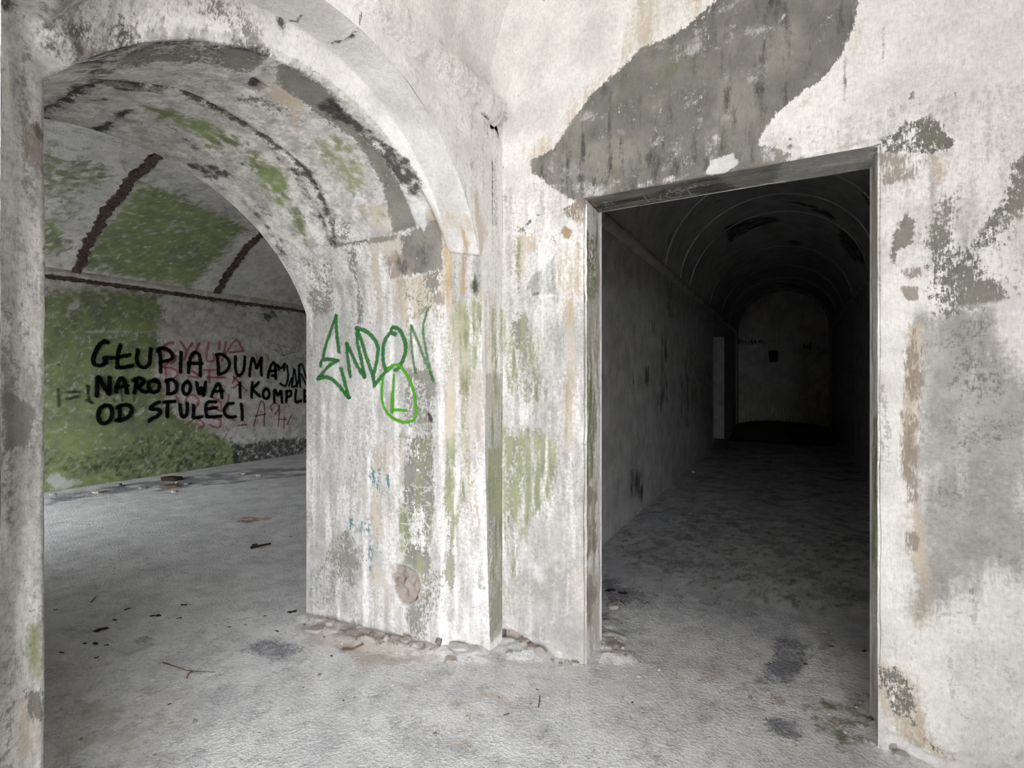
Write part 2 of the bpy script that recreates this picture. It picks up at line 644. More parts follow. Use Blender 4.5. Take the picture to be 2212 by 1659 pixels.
# ---- arch lining: four profiles from the gallery face to the chamber face
def profile(yb, yt, zt, yc, zc, r, ya, za, lyt, lzt, lyb, lya, lza):
    """right jamb foot -> impost -> arc -> left impost -> left foot"""
    j1 = np.stack([np.linspace(yb, yt, 230), np.linspace(0, zt, 230)], -1)
    k = j1[:, 1] > zc
    yy = yc + np.sqrt(np.maximum(r * r - (j1[:, 1] - zc) ** 2, 0))
    if yt < 2.1:                          # this jamb already leans over with the arch
        j1[:, 0] = yb
        j1[k, 0] = np.minimum(yb, yy[k])
    t0 = math.atan2(za - zc, ya - yc)
    t1 = math.atan2(lza - zc, lya - yc)
    th = np.linspace(t0, t1, 260)
    arc = np.stack([yc + r * np.cos(th), zc + r * np.sin(th)], -1)
    j2 = np.stack([np.linspace(lyt, lyb, 110), np.linspace(lzt, 0, 110)], -1)
    b1 = np.stack([np.linspace(yt, arc[0, 0], 8)[1:-1], np.linspace(zt, arc[0, 1], 8)[1:-1]], -1)
    b2 = np.stack([np.linspace(arc[-1, 0], lyt, 8)[1:-1], np.linspace(arc[-1, 1], lzt, 8)[1:-1]], -1)
    return np.concatenate([j1, b1, arc, b2, j2])


C0 = profile(2.36, 2.262, 2.15, 1.33, 1.89, 0.955, 2.246, 2.16, 0.405, 2.42, 0.40, 0.47, 2.45)
C1 = profile(2.325, 2.262, 2.19, 1.35, 1.88, 0.955, 2.25, 2.20, 0.44, 2.40, 0.43, 0.50, 2.43)
C2 = profile(2.25, 2.215, 2.365, 1.417, 1.676, 1.045, 2.19, 2.385, 0.556, 2.275, 0.556, 0.60, 2.31)
C3 = profile(2.183, 2.01, 2.20, 1.15, 1.50, 1.11, 2.005, 2.207, 0.13, 1.86, 0.13, 0.14, 1.94)
XA = [XL, -1.645, -1.70, XF]
arcS = np.concatenate([[0], np.cumsum(np.linalg.norm(np.diff(C2, axis=0), axis=1) + 1e-4)])
rows, T = [], []
tpos = 0.0
ref = [0.20, 0.095, 1.02]
for k, (A_, B_) in enumerate(((C0, C1), (C1, C2), (C2, C3))):
    n = max(int(ref[k] / 0.0095), 3)
    f = np.linspace(0, 1, n + 1)
    # sharper sampling next to the arrises
    for q in (f if k == 2 else f[:-1]):
        rows.append(np.concatenate([(XA[k] * (1 - q) + XA[k + 1] * q) * np.ones((len(C2), 1)), A_ * (1 - q) + B_ * q], 1))
        T.append(tpos + q * ref[k])
    tpos += ref[k]
arch = Surf('arch_lining', arcS, np.array(T), np.stack(rows, 1), (0, 0, -1))
T_C1, T_C2, T_C3 = ref[0], ref[0] + ref[1], sum(ref)

# ---- left gallery wall around the arch
LW_Y0, LW_Y1, LW_Z1 = YE, YD, ZS + 0.10
oc = np.array([1.35, 1.2])


def outer(c, y0, y1, z1):
    out = np.zeros_like(c)
    for k, p in enumerate(c):
        d = p - oc
        if p[1] <= 2.36 and abs(d[0]) > 0.7:
            out[k] = (y1 if d[0] > 0 else y0, p[1] if p[1] < 2.2 else p[1])
            continue
        tt = []
        if d[0] > 1e-6: tt.append((y1 - oc[0]) / d[0])
        if d[0] < -1e-6: tt.append((y0 - oc[0]) / d[0])
        if d[1] > 1e-6: tt.append((z1 - oc[1]) / d[1])
        out[k] = oc + d * min(tt)
    return out


O0 = outer(C0, 0.0, LW_Y1, LW_Z1)
# keep the top corners covered
for O_, y0_, y1_, z1_ in ((O0, 0.0, LW_Y1, LW_Z1),):
    k = int(np.argmin(((O_ - (y1_, z1_)) ** 2).sum(1))); O_[k] = (y1_, z1_)
    k = int(np.argmin(((O_ - (y0_, z1_)) ** 2).sum(1))); O_[k] = (y0_, z1_)
rt = np.linspace(0, 1, 60)
P = np.stack([np.concatenate([np.full((len(C0), 1), XL), C0 * (1 - r) + O0 * r], 1) for r in rt], 1)
leftwall = Surf('wall_left', arcS, rt, P, (1, 0, 0))
# the rest of that wall behind the camera
lw2 = grid_yz('wall_left_rear', lines((YE - 0.1, 0.0, 0.1)), lines((-0.02, LW_Z1, 0.1)), XL, (1, 0, 0))
# chamber face of the same wall
O3 = outer(C3, 0.0, 2.6, 4.3)
k = int(np.argmin(((O3 - (2.6, 4.3)) ** 2).sum(1))); O3[k] = (2.6, 4.3)
k = int(np.argmin(((O3 - (0.0, 4.3)) ** 2).sum(1))); O3[k] = (0.0, 4.3)
P = np.stack([np.concatenate([np.full((len(C3), 1), XF), C3 * (1 - r) + O3 * r], 1) for r in np.linspace(0, 1, 4)], 1)
farface = Surf('wall_chamber_near', arcS, np.linspace(0, 1, 4), P, (-1, 0, 0))


# ---- gallery vault and the cove against the door wall
def barrel(name, xl, xr, z0, rise, ys, nth=90, th=(0, math.pi)):
    t = np.linspace(th[0], th[1], nth)
    xc, a = 0.5 * (xl + xr), 0.5 * (xr - xl)
    P = np.zeros((nth, len(ys), 3))
    P[..., 0] = (xc - a * np.cos(t))[:, None]
    P[..., 2] = (z0 + rise * np.sin(t))[:, None]
    P[..., 1] = ys[None, :]
    return Surf(name, t * (a + rise) / 2, ys, P, (0, 0, -1))


YV = 2.35
vault = barrel('ceiling', XL, XR, ZS + 0.08, 1.20, lines((YE - 0.1, 0.4, 0.1), (0.4, YD + 0.06, 0.02)), 130)
tt = np.linspace(0, math.pi, 130)
cove_rows, cT = [], np.linspace(0, 1, 16)
for q in cT:
    y = YV - 0.004 + (YD - YV + 0.010) * q
    drop = 0.17 * q ** 1.15
    cove_rows.append(np.stack([-0.2 - 1.25 * np.cos(tt), np.full(130, y), ZS + 0.08 + 1.20 * np.sin(tt) - drop], -1))
cove = Surf('ceiling_cove', tt * 1.22, cT * 0.2, np.stack(cove_rows, 1), (0, -0.5, -1))


# ---- moulding along the springing (gallery left wall): swept lumpy section
def moulding(name, x, sgn, ys, z0, z1, depth, mat, lump=0.006, n=9, parent=None):
    t = np.linspace(0, 1, n)
    prof = np.stack([depth * np.sin(np.pi * np.minimum(t * 0.75 + 0.0, 1)) ** 0.6, z0 + (z1 - z0) * t], -1)
    prof[0, 0] = -0.01
    P = np.zeros((len(ys), n, 3))
    P[..., 1] = ys[:, None]
    P[..., 0] = x + sgn * prof[None, :, 0]
    P[..., 2] = prof[None, :, 1]
    s = Surf(name, ys, np.linspace(0, z1 - z0, n), P, (sgn, 0, -0.2))
    s.H += lump * 2 * fbm(s.P * np.array([1, 1, 0.3]), 9, 4, 2)
    return s


mould = moulding('trim_1', XL, 1, lines((YE, 0.3, 0.1), (0.3, YD - 0.075, 0.01)), ZS - 0.015, ZS + 0.13, 0.055, M_PLASTER, 0.0012)

# ---- chamber
cby = lines((YC0 - 0.05, 2.4, 0.08), (2.4, 7.6, 0.022), (7.6, YC1 + 0.05, 0.12))
cback = grid_yz('wall_chamber_back', cby, lines((-0.05, ZS + 0.05, 0.022)), XB, (1, 0, 0))
SAG, HALF = 1.25, 0.5 * (XF - XB)
RV = (HALF ** 2 + SAG ** 2) / (2 * SAG)
a0 = math.asin(HALF / RV)
ang = np.linspace(-a0, a0, 190)
cvy = lines((YC0 - 0.05, 1.0, 0.15), (1.0, 7.2, 0.03), (7.2, YC1 + 0.05, 0.2))
P = np.zeros((190, len(cvy), 3))
P[..., 0] = (0.5 * (XF + XB) + RV * np.sin(ang))[:, None]
P[..., 2] = (ZS + SAG - RV + RV * np.cos(ang))[:, None]
P[..., 1] = cvy[None, :]
cvault = Surf('ceiling_chamber', ang * RV, cvy, P, (0, 0, -1))

# ---- corridor
kL = grid_yz('wall_corridor_left', lines((YDB - 0.3, YCE + 0.05, 0.045)), lines((-0.05, ZS + 0.03, 0.04)), CXL, (1, 0, 0))
kR = grid_yz('wall_corridor_right', lines((YDB - 0.3, YCE + 0.05, 0.06)), lines((-0.05, ZS + 0.03, 0.06)), CXR, (-1, 0, 0))
kE = grid_xz('wall_corridor_end', lines((CXL - 0.05, CXR + 0.05, 0.025)), lines((-0.05, 4.3, 0.025)), YCE, (0, -1, 0))
kV = barrel('ceiling_corridor', CXL, CXR, ZS, 1.16, lines((YDB - 0.3, YCE + 0.05, 0.05)), 70)

# ------------------------------------------------------------------ wear, damp, growth and some painted shade on the surfaces
# ---- door wall
W.all('dirt_shade', 0.06)
W.blob('dirt_shade', [(XL - .1, -.2), (XL - .1, 2.0), (DX0 + .2, 2.0), (DX0 + .2, -.2)], 0.72, 0.6, st=True)
W.blob('dirt_shade', [(XL - .1, 1.9), (XL - .1, 2.585), (XR + .1, 2.585), (XR + .1, 1.9)], 0.30, 0.02, st=True)  # grey tint painted as slight shading below a shallow step line
W.blob('tan', c3((510, -100), (620, -220), (900, -180), (900, -30), (780, 100), (560, 210), (400, 360), (300, 500), (240, 620), (130, 780), (60, 700), (70, 640), (180, 590), (270, 430), (400, 330), (480, 200), (500, 60)), 0.5, 0.16)
STAIN = c3((890, -10), (960, -120), (1100, -260), (1260, -330), (1400, -260), (1500, -100), (1490, 100), (1430, 230), (1360, 330), (1260, 400), (1170, 470), (1090, 560), (1070, 620), (1150, 650), (1200, 700), (1000, 745), (700, 805), (400, 868), (300, 870), (180, 800), (100, 740), (95, 690), (180, 640), (220, 600), (290, 500), (340, 410), (420, 345), (500, 270), (580, 200), (700, 150), (790, 80))
W.blob('grey', STAIN, 1.15, 0.05)
W.blob('dark', STAIN, 0.20, 0.10)
W.blob('white', STAIN, 0.14, 0.10)
W.blob('tan', STAIN, 0.20, 0.10)
W.blob('dark', c3((250, 760), (420, 660), (700, 640), (980, 600), (1000, 720), (620, 790), (380, 850), (260, 850)), 0.42, 0.12)
W.blob('dark', c3((280, 560), (480, 470), (700, 440), (760, 480), (560, 540), (320, 640)), 0.30, 0.14)
W.blob('dark', c3((1000, 350), (1240, 280), (1300, 330), (1240, 400), (1060, 440)), 0.34, 0.12)
W.blob('green', c3((480, 280), (700, 180), (820, 260), (640, 420), (430, 480)), 0.28, 0.15)
for p, s in ((((835, 745), (870, 690), (960, 655), (985, 700), (920, 750)), 1.0), (((1160, 85), (1190, 40), (1195, 60), (1170, 90)), 0.9),
             (((540, 800), (600, 770), (760, 745), (830, 735), (840, 752), (700, 790), (560, 812)), 0.46),
             (((170, 785), (260, 790), (400, 770), (430, 815), (390, 845), (220, 855)), 0.44), (((520, 640), (550, 610), (555, 660)), 0.7),
             (((870, 590), (890, 570), (900, 600)), 0.6), (((900, 520), (920, 470), (960, 500), (930, 530)), 0.5), (((1070, 620), (1110, 590), (1150, 690), (1090, 700)), 0.6)):
    W.blob('white', c3(*p), s, 0.025)
for x, y0, y1 in ((1215, 465, 530), (1240, 430, 540), (1262, 420, 500), (1330, 350, 520), (1382, 320, 505), (1440, 240, 470), (1480, 190, 400), (1545, 180, 330), (1575, 190, 470), (1605, 120, 300), (1300, 390, 480), (1510, 200, 280)):
    W.stroke('dark', c3((x, y0), (x + 2, 0.5 * (y0 + y1)), (x - 2, y1)), 0.002, 0.5, 0.012)
W.blob('tan', c3((1180, 480), (1340, 360), (1480, 180), (1520, 60), (1560, 60), (1500, 200), (1380, 370), (1220, 500)), 0.4, 0.06)
# lintel line darkening, corner over the right jamb
W.stroke('dark', c3((330, 868), (700, 806), (1000, 745), (1250, 690)), 0.012, 0.55, 0.05)
W.stroke('dirt_shade', c3((1250, 690), (1540, 600)), 0.012, 0.7, 0.06)
W.blob('grey', c3((1590, 590), (1640, 560), (1700, 518), (1800, 498), (1855, 515), (1885, 570), (1935, 605), (1890, 650), (1800, 668), (1700, 665), (1610, 660)), 0.95, 0.04)
W.blob('green', c3((1700, 540), (1860, 530), (1890, 640), (1760, 660)), 0.3, 0.12)
W.blob('brown', c3((1595, 660), (1700, 660), (1810, 672), (1820, 720), (1740, 770), (1690, 780), (1610, 815), (1585, 760)), 0.72, 0.05)
W.blob('tan', c3((1830, 680), (1890, 700), (1880, 800), (1840, 790)), 0.7, 0.04)
for q in (((1720, 505), (1850, 440), (1930, 330)), ((1750, 500), (1790, 480), (1840, 450)), ((1240, 585), (1330, 560))):
    W.stroke('crack', c3(*q), 0.0015, 0.55, 0.01)
for x, y in ((1410, 570), (1495, 530), (1205, 600), (1320, 520), (1205, 630), (1725, 420), (1730, 405), (1910, 400), (1195, 665), (1390, 620)):
    W.blob('grey', c3((x - 8, y), (x, y - 9), (x + 10, y - 3), (x + 5, y + 8)), 0.8, 0.02)
# right of the door
W.blob('grey', c8((1010, 350), (1089, 240), (1130, 240), (1130, 480), (1030, 520), (1010, 590), (985, 680), (1000, 800), (990, 900), (900, 930), (700, 1000), (640, 985), (610, 900), (630, 780), (640, 660), (660, 575), (705, 580), (700, 470), (735, 400), (770, 420), (745, 570), (800, 640), (880, 570), (960, 480)), 0.70, 0.10)
W.blob('grey', c8((490, 600), (550, 515), (580, 560), (570, 650), (510, 680), (495, 750), (480, 730)), 0.85, 0.03)
W.blob('tan', c8((510, 600), (550, 520), (580, 560), (570, 640)), 0.7, 0.04)
W.blob('tan', c8((600, 480), (640, 470), (650, 500), (620, 530)), 0.7, 0.03)
W.blob('brown', c8((520, 775), (560, 750), (620, 752), (615, 800), (570, 810), (540, 800)), 0.8, 0.02)
W.blob('brown', c8((525, 850), (600, 855), (610, 905), (570, 910), (530, 890)), 0.8, 0.02)
W.blob('dirt_shade', c8((540, 950), (760, 980), (960, 930), (940, 1060), (1000, 1130), (1040, 1220), (1130, 1380), (1140, 1700), (560, 1700), (600, 1300), (620, 1050)), 1.1, 0.12)
W.blob('grey', c8((620, 1060), (820, 990), (960, 1010), (930, 1100), (1000, 1160), (1020, 1300), (1110, 1420), (1100, 1620), (650, 1640), (640, 1300)), 0.22, 0.15)
W.blob('dirt_shade', c9((400, -40), (940, -40), (940, 760), (700, 740), (600, 860), (420, 930), (360, 900), (420, 640), (400, 300)), 1.0, 0.2)
W.blob('grey', c9((400, 40), (930, 40), (930, 330), (700, 420), (470, 480), (420, 300)), 0.18, 0.2)
W.blob('white', c8((480, 930), (600, 920), (760, 930), (1100, 910), (1100, 940), (800, 960), (620, 970), (520, 1040), (470, 1000)), 0.52, 0.04)
W.blob('white', c8((905, 1140), (940, 1150), (945, 1200), (910, 1170)), 0.9, 0.02)
W.blob('white', c8((420, 480), (500, 480), (490, 900), (470, 1300), (420, 1320)), 0.45, 0.05)
W.blob('brown', c8((555, 1015), (610, 1025), (612, 1300), (600, 1500), (580, 1660), (535, 1660), (545, 1300), (548, 1100)), 0.62, 0.06)
W.blob('tan', c8((545, 1010), (615, 1020), (620, 1300), (605, 1660), (535, 1660), (545, 1300)), 0.85, 0.05)
W.blob('brown', c9((330, -20), (385, -20), (380, 300), (410, 600), (400, 660), (350, 640), (360, 400), (325, 200)), 0.6, 0.06)
W.blob('tan', c9((320, -20), (390, -20), (385, 300), (450, 660), (460, 800), (400, 800), (350, 640), (325, 200)), 0.75, 0.05)
W.blob('tan', c9((360, 820), (440, 790), (500, 860), (490, 980), (400, 1010), (350, 930)), 0.42, 0.05)
W.blob('fleck', c8((400, 400), (520, 400), (520, 1660), (400, 1660)), 0.6, 0.1)
W.blob('fleck', c8((880, 560), (1100, 500), (1110, 920), (990, 900)), 0.7, 0.05)
W.blob('grey', c9((195, 1160), (240, 1200), (290, 1165), (340, 1220), (400, 1285), (390, 1370), (430, 1470), (560, 1595), (460, 1560), (330, 1440), (250, 1350), (200, 1290)), 0.66, 0.05)
W.blob('tan', c9((195, 1150), (300, 1150), (410, 1280), (440, 1480), (580, 1620), (300, 1500), (190, 1300)), 0.7, 0.05)
W.blob('fleck', c9((200, 900), (900, 800), (900, 1600), (400, 1600)), 0.35, 0.2)
for q in (((210, 1040), (300, 1055)), ((470, 1065), (500, 1078), (540, 1078)), ((400, 780), (460, 805)), ((500, 940), (560, 1000)), ((430, 1290), (540, 1360), (700, 1400)), ((800, 1130), (901, 1160)), ((560, 1470), (640, 1500), (720, 1560))):
    W.stroke('crack', c9(*q), 0.0015, 0.6, 0.01)
for x, y in ((790, 630), (785, 660), (580, 240), (605, 300), (705, 400), (575, 1010), (655, 828)):
    W.blob('brown', c9((x - 9, y), (x, y - 12), (x + 10, y), (x, y + 12)), 0.8, 0.02)
W.relief(c9((170, 1280), (300, 1180), (420, 1290), (560, 1590), (200, 1530)), -0.02, 0.12, rough=0.9)
W.relief(c9((400, 1500), (700, 1400), (940, 1500), (940, 1720), (500, 1640)), -0.03, 0.15, rough=0.9)
# left of the door
W.blob('brown', ck((1340, 190), (1400, 140), (1560, 45), (1625, 60), (1620, 300), (1530, 295), (1440, 260), (1420, 210)), 0.62, 0.03)
W.blob('grey', ck((1400, 150), (1560, 45), (1625, 60), (1620, 300), (1530, 295), (1440, 250)), 0.55, 0.03)
W.blob('tan', ck((1340, 190), (1560, 40), (1640, 40), (1640, 320), (1500, 300)), 0.7, 0.03)
W.blob('rust', ck((1375, 395), (1405, 335), (1490, 385), (1450, 470), (1410, 455)), 1.0, 0.012)
W.blob('brown', ck((1375, 395), (1405, 335), (1490, 385), (1450, 470), (1410, 455)), 1.0, 0.012)
W.relief(ck((1375, 395), (1405, 335), (1490, 385), (1450, 470), (1410, 455)), 0.012, 0.012)
W.blob('grey', ck((1000, 320), (1045, 252), (1078, 290), (1025, 332)), 1.0, 0.012)
W.blob('grey', ck((900, 340), (1080, 330), (1330, 370), (1330, 510), (1150, 510), (1000, 420), (920, 410)), 0.50, 0.03)
W.blob('tan', ck((895, 430), (1110, 430), (1115, 600), (1000, 620), (980, 840), (920, 840)), 0.62, 0.03)
W.blob('green', ck((900, 440), (960, 440), (975, 830), (920, 840)), 0.6, 0.03)
W.blob('tan', ck((1310, 510), (1610, 510), (1610, 1100), (1350, 1000)), 0.66, 0.05)
W.blob('rust', ck((1340, 530), (1600, 530), (1600, 1000), (1400, 1400)), 0.34, 0.05)
W.blob('dirt_shade', ck((1000, 1000), (1060, 850), (1180, 770), (1310, 640), (1330, 1060), (1080, 1060)), 0.8, 0.03)
W.blob('grey', ck((1260, 700), (1320, 650), (1320, 1070), (1280, 1060)), 0.5, 0.03)
W.blob('grey', ck((1075, 1035), (1290, 1030), (1290, 1058), (1080, 1062)), 0.6, 0.02)
W.blob('tan', ck((1420, 1180), (1470, 1180), (1450, 1340), (1420, 1300)), 0.7, 0.03)
W.blob('fleck', ck((760, 0), (900, 0), (1000, 1100), (760, 1100)), 0.55, 0.05)
W.blob('green', c5((1440, 740), (1560, 730), (1660, 830), (1720, 900), (1700, 1100), (1720, 1300), (1600, 1320), (1480, 1250), (1450, 1100)), 0.56, 0.10)
W.blob('grey', c5((1500, 740), (1580, 740), (1640, 860), (1650, 1150), (1580, 1340), (1500, 1300)), 0.44, 0.08)
W.blob('dirt_shade', c5((1460, 1250), (1900, 1250), (1900, 1640), (1460, 1640)), 0.45, 0.10)
W.blob('tan', c5((1820, 600), (1900, 600), (1930, 1300), (1920, 1650), (1840, 1650), (1850, 1200)), 0.55, 0.06)
W.blob('rust', c5((1835, 700), (1870, 700), (1860, 1500), (1840, 1500)), 0.38, 0.04)
W.blob('green', c6((1450, -20), (1600, -20), (1830, -20), (1800, 200), (1760, 380), (1700, 520), (1560, 600), (1450, 480)), 0.66, 0.12)
W.blob('grey', c6((1450, 0), (1600, 0), (1580, 300), (1530, 600), (1460, 700)), 0.45, 0.08)
W.blob('dirt_shade', c6((1450, 480), (1850, 480), (1900, 900), (1850, 1200), (1600, 1300), (1450, 1200)), 0.85, 0.12)
W.blob('green', c6((1450, 500), (1620, 500), (1560, 1000), (1460, 1100)), 0.40, 0.12)
W.blob('white', c6((1560, 650), (1750, 800), (1900, 700), (1920, 1100), (1760, 1160), (1600, 1050)), 0.27, 0.14)
W.blob('white', c6((1460, 1180), (1560, 1260), (1740, 1320), (1620, 1340), (1520, 1280)), 0.55, 0.03)
W.crackle(c6((1500, 100), (1800, 100), (1900, 1150), (1550, 1200)), 0.10, 0.0028, 0.62, 11)
W.blob('dirt_shade', c6((1680, 1290), (1790, 1160), (1900, 1130), (2000, 1130), (2020, 1430), (1950, 1470), (1720, 1350)), 1.0, 0.04)
W.stroke('crack', c6((1800, 1270), (1860, 1285), (1950, 1280)), 0.0015, 0.6, 0.01)
W.blob('tan', c6((1870, 860), (1960, 860), (1960, 1130), (1880, 1100)), 0.4, 0.05)
HOLE = c6((1395, 1400), (1400, 1300), (1440, 1246), (1500, 1255), (1560, 1290), (1620, 1330), (1650, 1400))
W.blob('brown', HOLE, 1.2, 0.015)
W.erase('dirt_shade', HOLE); W.erase('green', HOLE); W.erase('grey', HOLE)
W.relief(HOLE, 0.035, 0.015, rough=0.5)
CRACKLINE = ((1340, 170), (1270, 195), (1200, 210), (1080, 222), (980, 205), (850, 195), (800, 215), (745, 242))
W.stroke('crack', ck(*CRACKLINE), 0.0018, 0.95, 0.012)
W.stroke('crack', ck((830, 195), (850, 160)), 0.0018, 0.8, 0.012)
W.stroke('crack', ck((1340, 170), (1420, 110), (1560, 50)), 0.0015, 0.7, 0.012)
W.stroke('crack', c2((1545, 910), (1600, 972), (1660, 995), (1690, 1022), (1700, 1060), (1730, 1165)), 0.0012, 0.7, 0.01)
W.stroke('grey', c2((1600, 972), (1570, 1040), (1565, 1080)), 0.002, 0.7, 0.012)
W.stroke('fleck', c2((1550, 800), (1690, 300), (1850, 0)), 0.03, 0.9, 0.03)
for x, y in ((1640, 590), (1655, 610), (1630, 575)):
    W.blob('grey', c2((x - 8, y), (x, y - 12), (x + 10, y), (x, y + 12)), 0.9, 0.012)
# broken arrises of the doorway
W.relief([(DX0 - .02, -.1), (DX0 - .02, 2.5), (DX0 + .05, 2.5), (DX0 + .05, -.1)], 0.016, 0.05, st=True, rough=0.8)
W.relief([(DX1 + .02, -.1), (DX1 + .02, 2.5), (DX1 - .05, 2.5), (DX1 - .05, -.1)], 0.012, 0.05, st=True, rough=0.8)

# ---- arch lining: right jamb
A = arch
A.all('fleck', 0.25)
A.all('dirt_shade', 0.58)
JB = c5((150, 440), (330, 395), (345, 740), (200, 800))
A.blob('grey', JB, 0.46, 0.10)
A.blob('dirt_shade', c5((90, 420), (350, 390), (380, 760), (250, 1600), (170, 1600), (160, 800)), 0.62, 0.12)
A.blob('grey', c5((430, 350), (500, 340), (520, 560), (545, 850), (500, 830), (490, 560), (450, 480)), 0.55, 0.04)
A.blob('dirt_shade', c5((400, 850), (640, 850), (640, 1600), (400, 1600)), 0.42, 0.10)
A.blob('grey', c5((250, 330), (420, 300), (600, 285), (760, 262), (760, 285), (500, 325), (260, 360)), 0.6, 0.03)
A.stroke('crack', c5((110, 440), (260, 395), (330, 370), (440, 330), (600, 290), (740, 265), (900, 262)), 0.002, 0.75, 0.014)
A.blob('grey', c5((790, 270), (1040, 240), (1050, 520), (860, 535), (790, 450)), 0.95, 0.06)
A.blob('dark', c5((830, 300), (1030, 270), (1040, 480), (900, 470)), 0.30, 0.10)
A.blob('brown', c5((680, 400), (760, 360), (870, 420), (850, 520), (720, 530)), 0.66, 0.05)
A.blob('dark', c5((710, 420), (780, 390), (850, 440), (830, 510), (740, 500)), 0.5, 0.05)
A.blob('tan', c5((560, 300), (800, 280), (800, 800), (560, 780)), 0.32, 0.06)
A.blob('tan', c5((790, 540), (1050, 540), (1040, 720), (900, 810), (790, 800)), 0.75, 0.05)
A.blob('grey', c5((790, 540), (1050, 530), (1040, 700), (900, 810), (790, 800)), 0.42, 0.05)
A.blob('tan', c5((940, 100), (1080, 130), (1100, 680), (1000, 720), (960, 500)), 0.72, 0.05)
A.blob('rust', c5((1020, 280), (1090, 300), (1100, 1100), (1020, 1100)), 0.32, 0.06)
A.blob('brown', c5((960, 620), (1060, 600), (1060, 900), (980, 900)), 0.48, 0.05)
A.blob('dirt_shade', c5((640, 1060), (1060, 900), (1060, 1640), (700, 1640)), 0.60, 0.10)
A.blob('grey', c5((800, 1120), (1000, 1100), (1020, 1640), (800, 1640)), 0.52, 0.08)
A.blob('green', c5((800, 800), (1020, 700), (1010, 1180), (860, 1180)), 0.30, 0.08)
A.stroke('crack', c5((180, 790), (260, 790), (370, 765), (430, 750), (480, 700)), 0.0015, 0.6, 0.012)
A.stroke('crack', c5((540, 760), (600, 752), (680, 750)), 0.0015, 0.6, 0.012)
A.blob('dark', c5((955, 1400), (975, 1395), (990, 1450), (970, 1450)), 1.0, 0.012)
# jamb, lower
A.blob('grey', c6((805, -10), (1000, -10), (1000, 460), (960, 900), (800, 820), (790, 400), (810, 200)), 0.70, 0.06)
A.blob('green', c6((800, 0), (1010, 0), (1000, 500), (960, 1000), (780, 1000), (790, 400)), 0.40, 0.10)
A.blob('green', c6((700, -10), (810, -10), (800, 130), (740, 100)), 0.55, 0.06)
A.blob('green', c6((720, 380), (790, 400), (860, 640), (850, 760), (770, 770), (760, 560)), 0.62, 0.05)
A.blob('green', c6((760, 700), (900, 700), (920, 880), (780, 860)), 0.45, 0.06)
A.blob('dirt_shade', c6((190, 700), (420, 600), (580, 520), (560, 900), (500, 1180), (200, 1130)), 0.86, 0.12)
A.blob('grey', c6((240, 850), (420, 620), (560, 560), (540, 900), (400, 1100), (240, 1080)), 0.40, 0.12)
A.blob('dirt_shade', c6((560, 830), (1060, 830), (1060, 1420), (800, 1420), (560, 1300)), 0.72, 0.10)
A.blob('grey', c6((820, 900), (1060, 880), (1060, 1400), (830, 1380)), 0.40, 0.10)
A.blob('tan', c6((480, 320), (620, 300), (720, 450), (740, 640), (620, 680), (560, 520)), 0.42, 0.08)
A.blob('tan', c6((560, 60), (800, 60), (800, 330), (620, 250)), 0.42, 0.06)
A.blob('tan', c6((550, 850), (720, 850), (760, 1100), (640, 1150), (560, 1050)), 0.45, 0.08)
A.blob('white', c6((540, 860), (580, 840), (600, 1100), (560, 1100)), 0.4, 0.04)
for q in (((440, 540), (500, 530), (510, 620), (450, 640)), ((560, 260), (600, 260), (590, 330)), ((600, 210), (650, 215), (640, 350), (610, 340)), ((520, 540), (580, 530), (590, 640), (530, 620)), ((480, 760), (600, 700), (590, 860), (500, 820)), ((850, 640), (880, 640), (870, 780), (850, 770)), ((680, 250), (720, 260), (710, 340))):
    A.blob('teal', c6(*q), 0.40, 0.06)
A.crackle(c6((760, 330), (1000, 200), (1010, 700), (760, 830), (420, 800), (420, 640), (600, 560)), 0.075, 0.0032, 0.8, 5)
CRATER = c6((710, 900), (740, 840), (810, 840), (880, 880), (905, 960), (890, 1050), (840, 1090), (790, 1080), (740, 1000))
A.blob('white', c6((690, 900), (740, 820), (830, 820), (900, 870), (925, 960), (900, 1070), (840, 1110), (770, 1090), (720, 1000)), 0.36, 0.05)
A.blob('brown', CRATER, 1.1, 0.02)
A.erase('white', CRATER, 0.02)
A.erase('grey', CRATER, 0.03); A.erase('green', CRATER, 0.03)
A.relief(CRATER, 0.04, 0.03, rough=1.1)
A.blob('dark', c6((720, 930), (790, 910), (780, 1000), (750, 1010)), 0.5, 0.03)  # dark shading painted inside the crater to make it look deeper
A.stroke('dark', c6((880, 890), (900, 960), (880, 1050), (830, 1085)), 0.004, 0.6, 0.02)  # shading painted along the crater's rim
A.relief(c6((740, 930), (800, 920), (770, 1010)), 0.02, 0.02)
A.blob('white', c6((780, 1300), (860, 1310), (870, 1380), (790, 1360)), 0.5, 0.04)
A.stroke('dark', c6((200, 1050), (210, 990), (250, 960)), 0.004, 0.6, 0.015)
A.stroke('grey', c6((460, 40), (462, 160)), 0.003, 0.8, 0.015)
A.crackle(c6((300, 400), (560, 500), (560, 1200), (250, 1200)), 0.07, 0.0025, 0.5, 9)
# foot of the jamb: crumbling, dusty
A.blob('tan', c6((160, 1120), (600, 1240), (1060, 1330), (1060, 1460), (600, 1400), (150, 1200)), 0.5, 0.06)
